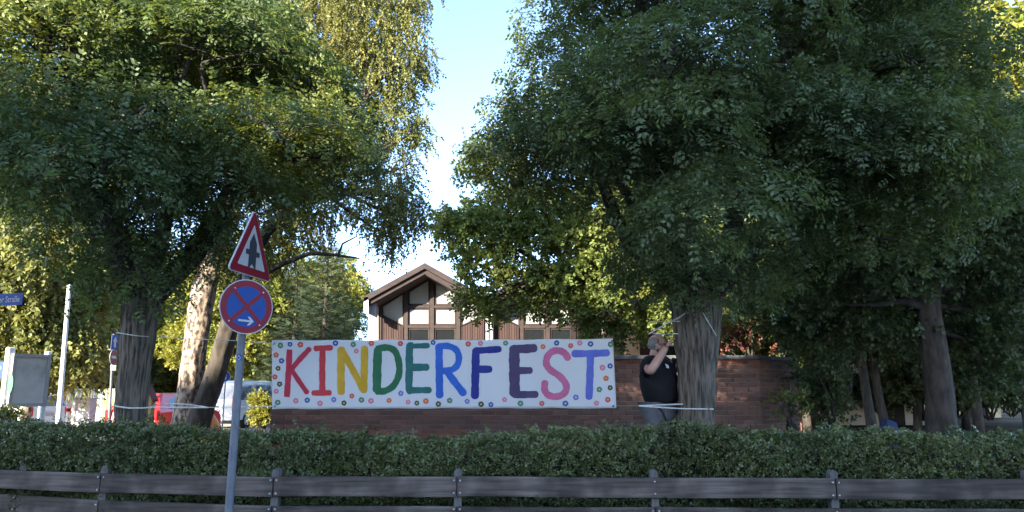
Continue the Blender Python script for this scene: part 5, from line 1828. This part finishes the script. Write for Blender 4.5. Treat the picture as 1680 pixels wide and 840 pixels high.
def text_mesh(body, size, m, name, parent, to3, align='LEFT', ext=.001):
    cu = bpy.data.curves.new(name, 'FONT')
    cu.body = body
    cu.size = size
    cu.align_x = align
    o = bpy.data.objects.new(name, cu)
    COL.objects.link(o)
    dg = bpy.context.evaluated_depsgraph_get(); dg.update()
    me = bpy.data.meshes.new_from_object(o.evaluated_get(dg))
    bpy.data.objects.remove(o)
    mb = MB()
    mb.add([to3(v.co.x, v.co.y, 0) for v in me.vertices], [tuple(p.vertices) for p in me.polygons])
    return mb.build(name, m, parent)

def street_sign():
    y = 9.0
    r = P(37, 490, y)
    e = empty('street_name_sign', (r.x - 1.1, y, .4), 'blue street name sign with white letters at the left edge', 'sign')
    F = frame_of((r.x, y, r.z), math.radians(-8), math.radians(-1.5))
    h, L = .148, .9
    mb = MB(); mb.prism([(-L, -h / 2), (0, -h / 2), (0, h / 2), (-L, h / 2)], lambda u, v, w: F(u, v, w), .012)
    pl = mb.build('plate', M['sign_blue'], e)
    t = text_mesh('er Straße', .108, M['sign_white'], 'lettering', pl, lambda u, v, w: F(u * .7 - .035, v - .037, -.004), 'RIGHT')
    p = Vector(F(-L - .02, 0, .02))
    mb = MB(); mb.tube([(p.x, p.y, .2), (p.x, p.y, r.z + .2)], .03, 12)
    mb.build('pole', M['galv'], e)

street_sign()

def small_things():
    # white lamp post
    y = 17.0
    p0, p1 = P(96, 690, y), P(108, 540, y)
    e = empty('white_pole', (p0.x, y, ground_z(p0.x, y)), 'slim white pole beside the notice board, its top among leaves', 'pole')
    mb = MB()
    ax = (p1 - p0) / (p1.z - p0.z)
    pts = [p0 + ax * (z - p0.z) for z in (.1, 1.2, 2.4, 3.9)]
    mb.tube(pts, [.062, .058, .05, .045], 12)
    mb.build('mast', M['white_paint'], e)
    mb = MB()
    tp = pts[-1]
    mb.tube([tp, tp + Vector((0, 0, .03)), tp + Vector((0, 0, .06))], [.05, .05, .02], 12)
    mb.build('cap', M['white_paint'], e)
    # slatted fence of many colours
    y = 34.5
    a, b_ = P(75, 640, y), P(196, 640, y)
    e = empty('slatted_fence', ((a.x + b_.x) / 2, y, 0), 'fence of narrow coloured slats behind the grey cabinet', 'fence')
    mb = MB()
    x = a.x
    r = random.Random(3)
    zt = P(130, 638, y).z
    while x < b_.x:
        wd = r.uniform(.075, .11)
        mb.box((x + wd / 2, y + r.uniform(-.01, .01), zt / 2 + r.uniform(-.03, .03)), (wd, .03, zt), mi=r.choice([0, 0, 1, 1, 2, 2, 3, 4, 5]))
        x += wd + .03
    o = mb.build('slats', M['wood_slats'], e)
    o['kind'] = 'stuff'
    mb = MB()
    for z in (.4, 1.2): mb.box(((a.x + b_.x) / 2, y + .06, z), (b_.x - a.x, .05, .09))
    mb.build('rail', M['frame'], e)
    # grey cabinet and white bollard
    y = 24.0
    c0, c1 = P(121, 655, y), P(150, 655, y)
    e = empty('utility_cabinet', ((c0.x + c1.x) / 2, y, 0), 'grey utility cabinet with dark scribbles in front of the coloured slats', 'cabinet')
    H = c0.z
    mb = MB(); mb.box(((c0.x + c1.x) / 2, y + .15, H / 2), (c1.x - c0.x, .32, H), bevel=.015)
    b = mb.build('body', M['cabinet'], e)
    mb = MB(); mb.box(((c0.x + c1.x) / 2, y + .15, H + .02), (c1.x - c0.x + .05, .38, .04), bevel=.01)
    mb.build('lid', M['cabinet'], e)
    mb = MB(); mb.box((c0.x + .05, y - .03, H / 2), (.1, .04, H * .95), bevel=.008)
    mb.build('white_edge', M['white_paint'], e)
    c0 = P(114, 656, 23)
    e = empty('bollard', (c0.x, 23, 0), 'thin white bollard left of the grey cabinet', 'bollard')
    mb = MB(); mb.tube([(c0.x, 23, 0), (c0.x, 23, c0.z - .04), (c0.x, 23, c0.z)], [.05, .05, .03], 10)
    mb.build('shaft', M['white_paint'], e)
    mb = MB(); mb.tube([(c0.x, 23, c0.z * .72), (c0.x, 23, c0.z * .8)], .054, 10)
    mb.build('band', M['sign_red'], e)
    # no entry sign seen nearly edge on, with a blue sign above
    y = 20.0
    p0, p1 = P(179, 690, y), P(187, 548, y)
    e = empty('no_entry_sign', (p0.x, y, .0), 'far pole with edge-on red no entry disc left of the locust trunk', 'traffic sign')
    ax = (p1 - p0) / (p1.z - p0.z)
    mb = MB(); mb.tube([p0 + ax * (0.0 - p0.z), p1], .035, 10)
    mb.build('pole', M['galv'], e)
    c = P(186, 586, y - .05)
    F = frame_of(c, math.radians(94))
    mb = MB(); disc(mb, .21, .004, F, 28, th=.008); d0 = mb.build('disc_plate', M['sign_white'], e)
    mb = MB(); disc(mb, .195, -.008, F, 28); mb.build('red_field', M['sign_red'], d0)
    mb = MB(); mb.prism([(-.13, -.035), (.13, -.035), (.13, .035), (-.13, .035)], lambda u, v, w: F(u, v, -.012 - w), .002); mb.build('white_bar', M['sign_white'], d0)
    c = P(188.5, 562, y - .05)
    F4 = frame_of(c, math.radians(88))
    mb = MB(); mb.prism([(-.16, -.2), (.16, -.2), (.16, .2), (-.16, .2)], lambda u, v, w: F4(u, v, w), .01); q = mb.build('blue_plate', M['sign_blue'], e)
    mb = MB(); mb.prism([(-.05, -.13), (.05, -.13), (.05, .02), (.12, .02), (0, .16), (-.12, .02), (-.05, .02)], lambda u, v, w: F4(u, v, -.003 - w), .002); mb.build('white_arrow', M['sign_white'], q)
    c = P(186, 603, y - .05)
    mb = MB(); mb.box(c, (.14, .02, .14)); mb.build('small_plate', M['sign_white'], e)
    # blue parking sign at the left edge
    y = 18.0
    c = P(0, 607, y)
    e = empty('parking_sign', (c.x, y, .2), 'blue parking sign cut by the left edge of the photo', 'traffic sign')
    F5 = frame_of(c, math.radians(5))
    mb = MB(); mb.prism([(-.2, -.2), (.075, -.2), (.075, .2), (-.2, .2)], lambda u, v, w: F5(u, v, w), .01); q = mb.build('plate', M['sign_blue'], e)
    text_mesh('P', .3, M['sign_white'], 'lettering', q, lambda u, v, w: F5(u - .13, v - .1, -.003))
    mb = MB(); mb.tube([(c.x - .05, y + .04, .1), (c.x - .05, y + .04, c.z + .25)], .03, 10); mb.build('pole', M['galv'], e)
    # small blue pedestrian sign over the van roof
    y = 36.5
    c = P(369.5, 617.5, 28.0)
    e = empty('footpath_sign', (c.x, 28.0, 0), 'small blue round footpath sign in front of the white van roof', 'traffic sign')
    F6 = frame_of(c, math.radians(5))
    mb = MB(); disc(mb, .2, .004, F6, 26, th=.008); q = mb.build('disc_plate', M['sign_white'], e)
    mb = MB(); disc(mb, .185, -.008, F6, 26); mb.build('blue_field', M['sign_blue'], q)
    mb = MB(); mb.prism([(-.04, -.13), (.04, -.13), (.05, .04), (0, .13), (-.05, .04)], lambda u, v, w: F6(u, v, -.012 - w), .002); mb.build('white_figure', M['sign_white'], q)
    mb = MB(); mb.tube([(c.x, 28.05, 0), (c.x, 28.05, c.z + .2)], .025, 8); mb.build('pole', M['galv'], e)
    # little house on a post, beside the left locust
    y = 9.4
    a, b_ = P(234, 692, y), P(250, 655, y)
    e = empty('bird_house', ((a.x + b_.x) / 2, y, ground_z(-4, y)), 'tall pale wooden box with dark red pitched roof right of the left locust trunk', 'bird house')
    x0, x1, zt = a.x - .03, P(249, 655, y).x, b_.z
    mb = MB(); mb.box(((x0 + x1) / 2, y + .06, (zt + .35) / 2), (x1 - x0, .1, zt - .35), bevel=.004); mb.build('box', M['box_wood'], e)
    apx, apz = P(242, 634, y)[0], P(242, 634, y)[2]
    mb = MB(); mb.prism([(x0, zt), (x1, zt), (apx, apz - .02)], lambda u, v, w: (u, y + .012 + w, v), .09); mb.build('gable', M['box_wood'], e)
    mb = MB(); mb.prism([(x0 + .02, zt + .06), (apx + .008, apz - .005), (apx - .016, apz - .0), (x0 - .0, zt + .12)], lambda u, v, w: (u, y - .012 + w, v), .02); mb.build('yellow_trim', M['yellow'], e)
    e1 = P(253, 659, y)
    for s, (ex, ez) in enumerate(((e1.x, e1.z), (2 * apx - e1.x, e1.z))):
        mb = MB(); mb.prism([(apx, apz), (ex, ez), (ex, ez + .025), (apx, apz + .025)], lambda u, v, w: (u, y - .04 + .002 * s + w, v), (.15 - .004 * s)); mb.build('roof_board', M['dark_red'], e)
    # orange covered heap before the van
    y = 20.5
    c = P(333, 690, y)
    e = empty('covered_heap', (c.x, y, 0), 'orange tarpaulin hump between the dark birch stem and the white van', 'tarpaulin')
    zt = P(333, 673, y).z
    vv, ff = [], []
    nu, nv = 18, 9
    for j in range(nv + 1):
        th = math.pi / 2 * j / nv
        for i in range(nu):
            ph = 2 * math.pi * i / nu
            k = 1 + .1 * math.sin(3 * ph + j) + .05 * math.sin(7 * ph)
            vv.append((c.x + .42 * k * math.cos(ph) * math.sin(th) ** .8 + .03, y + .5 * k * math.sin(ph) * math.sin(th) ** .8, .0 + zt * math.cos(th) ** .7))
    for j in range(nv):
        for i in range(nu):
            ff.append((j * nu + i, j * nu + (i + 1) % nu, (j + 1) * nu + (i + 1) % nu, (j + 1) * nu + i))
    mb = MB(); mb.add(vv, ff, smooth=True); mb.build('cover', M['orange'], e)
    mb = MB(); mb.tube([(c.x + .45 * math.cos(a), y + .54 * math.sin(a), .12 + .02 * math.sin(3 * a)) for a in [k * math.pi / 9 for k in range(19)]], .012, 5)
    mb.build('tie_cord', M['rope'], e)
    # blue tarpaulin in the wood
    c = P(1460, 684, 14.5)
    e = empty('blue_sheet', (c.x, 14.5, ground_z(c.x, 14.5)), 'blue folded sheet lying low in the dark wood', 'tarpaulin')
    gz = ground_z(c.x, 14.5)
    mb = MB()
    mb.add([(c.x - .16, 14.3, gz), (c.x + .2, 14.3, gz), (c.x + .14, 14.7, gz), (c.x - .16, 14.7, gz), (c.x - .1, 14.42, c.z - .03), (c.x + .06, 14.4, c.z - .1), (c.x + .03, 14.6, c.z - .12), (c.x - .12, 14.6, c.z - .02)],
           [(0, 1, 5, 4), (1, 2, 6, 5), (2, 3, 7, 6), (3, 0, 4, 7), (4, 5, 6, 7)])
    mb.build('sheet', M['blue_tarp'], e)
    mb = MB(); mb.tube([(c.x - .17, 14.28, gz + .02), (c.x + .21, 14.28, gz + .02)], .02, 6); mb.build('rolled_edge', M['blue_tarp'], e)

small_things()

# ------------------------------------------------------------------ far buildings
def far_house(name, label, x, y, w_, d_, h, m, roof_m, rz, cols, rows_, win_m, rh=2.0, trim=None):
    e = local_empty(name, label, 'house')
    mb = MB(); mb.box((0, 0, h / 2), (w_, d_, h)); mb.build('wall', m, e)
    mb = MB()
    mb.prism([(-d_ / 2 - .4, 0), (d_ / 2 + .4, 0), (0, rh)], lambda u, v, q: (q - w_ / 2 - .3, u, h + .01 + v), w_ + .6)
    mb.build('roof', roof_m, e)
    for r in range(rows_):
        for c in range(cols):
            cx, cz = -w_ / 2 + (c + .5) * w_ / cols, 1.7 + r * 2.7
            mb = MB(); mb.box((cx, -d_ / 2 - .02, cz), (1.2, .1, 1.35)); f = mb.build('window', M['white_paint'], e)
            for s in (-1, 1):
                mb = MB(); mb.box((cx + s * .27, -d_ / 2 - .08, cz), (.48, .03, 1.18)); mb.build('pane', win_m, f)
    mb = MB(); mb.box((w_ * .3, -d_ / 2 - .03, 1.05), (1.0, .1, 2.08)); dr = mb.build('door', M['frame'], e)
    mb = MB(); mb.box((w_ * .3 + .38, -d_ / 2 - .1, 1.05), (.04, .06, .14)); mb.build('handle', M['rim'], dr)
    place(e, (x, y, 0), rz)
    return e

far_house('pink_house', 'pale pink house glimpsed through the dark bush right of the brick wall', P(1385, 640, 34).x, 37, 7, 6, 5.2, M['render_pink'], M['tile'], 0, 4, 2, M['dark_glass'])
far_house('yellow_house', 'warm yellow house glimpsed low between the dark slim trees', P(1450, 640, 44).x + 2.5, 46, 7, 6, 3.2, M['render_yellow'], M['tile'], .1, 4, 1, M['dark_glass'])
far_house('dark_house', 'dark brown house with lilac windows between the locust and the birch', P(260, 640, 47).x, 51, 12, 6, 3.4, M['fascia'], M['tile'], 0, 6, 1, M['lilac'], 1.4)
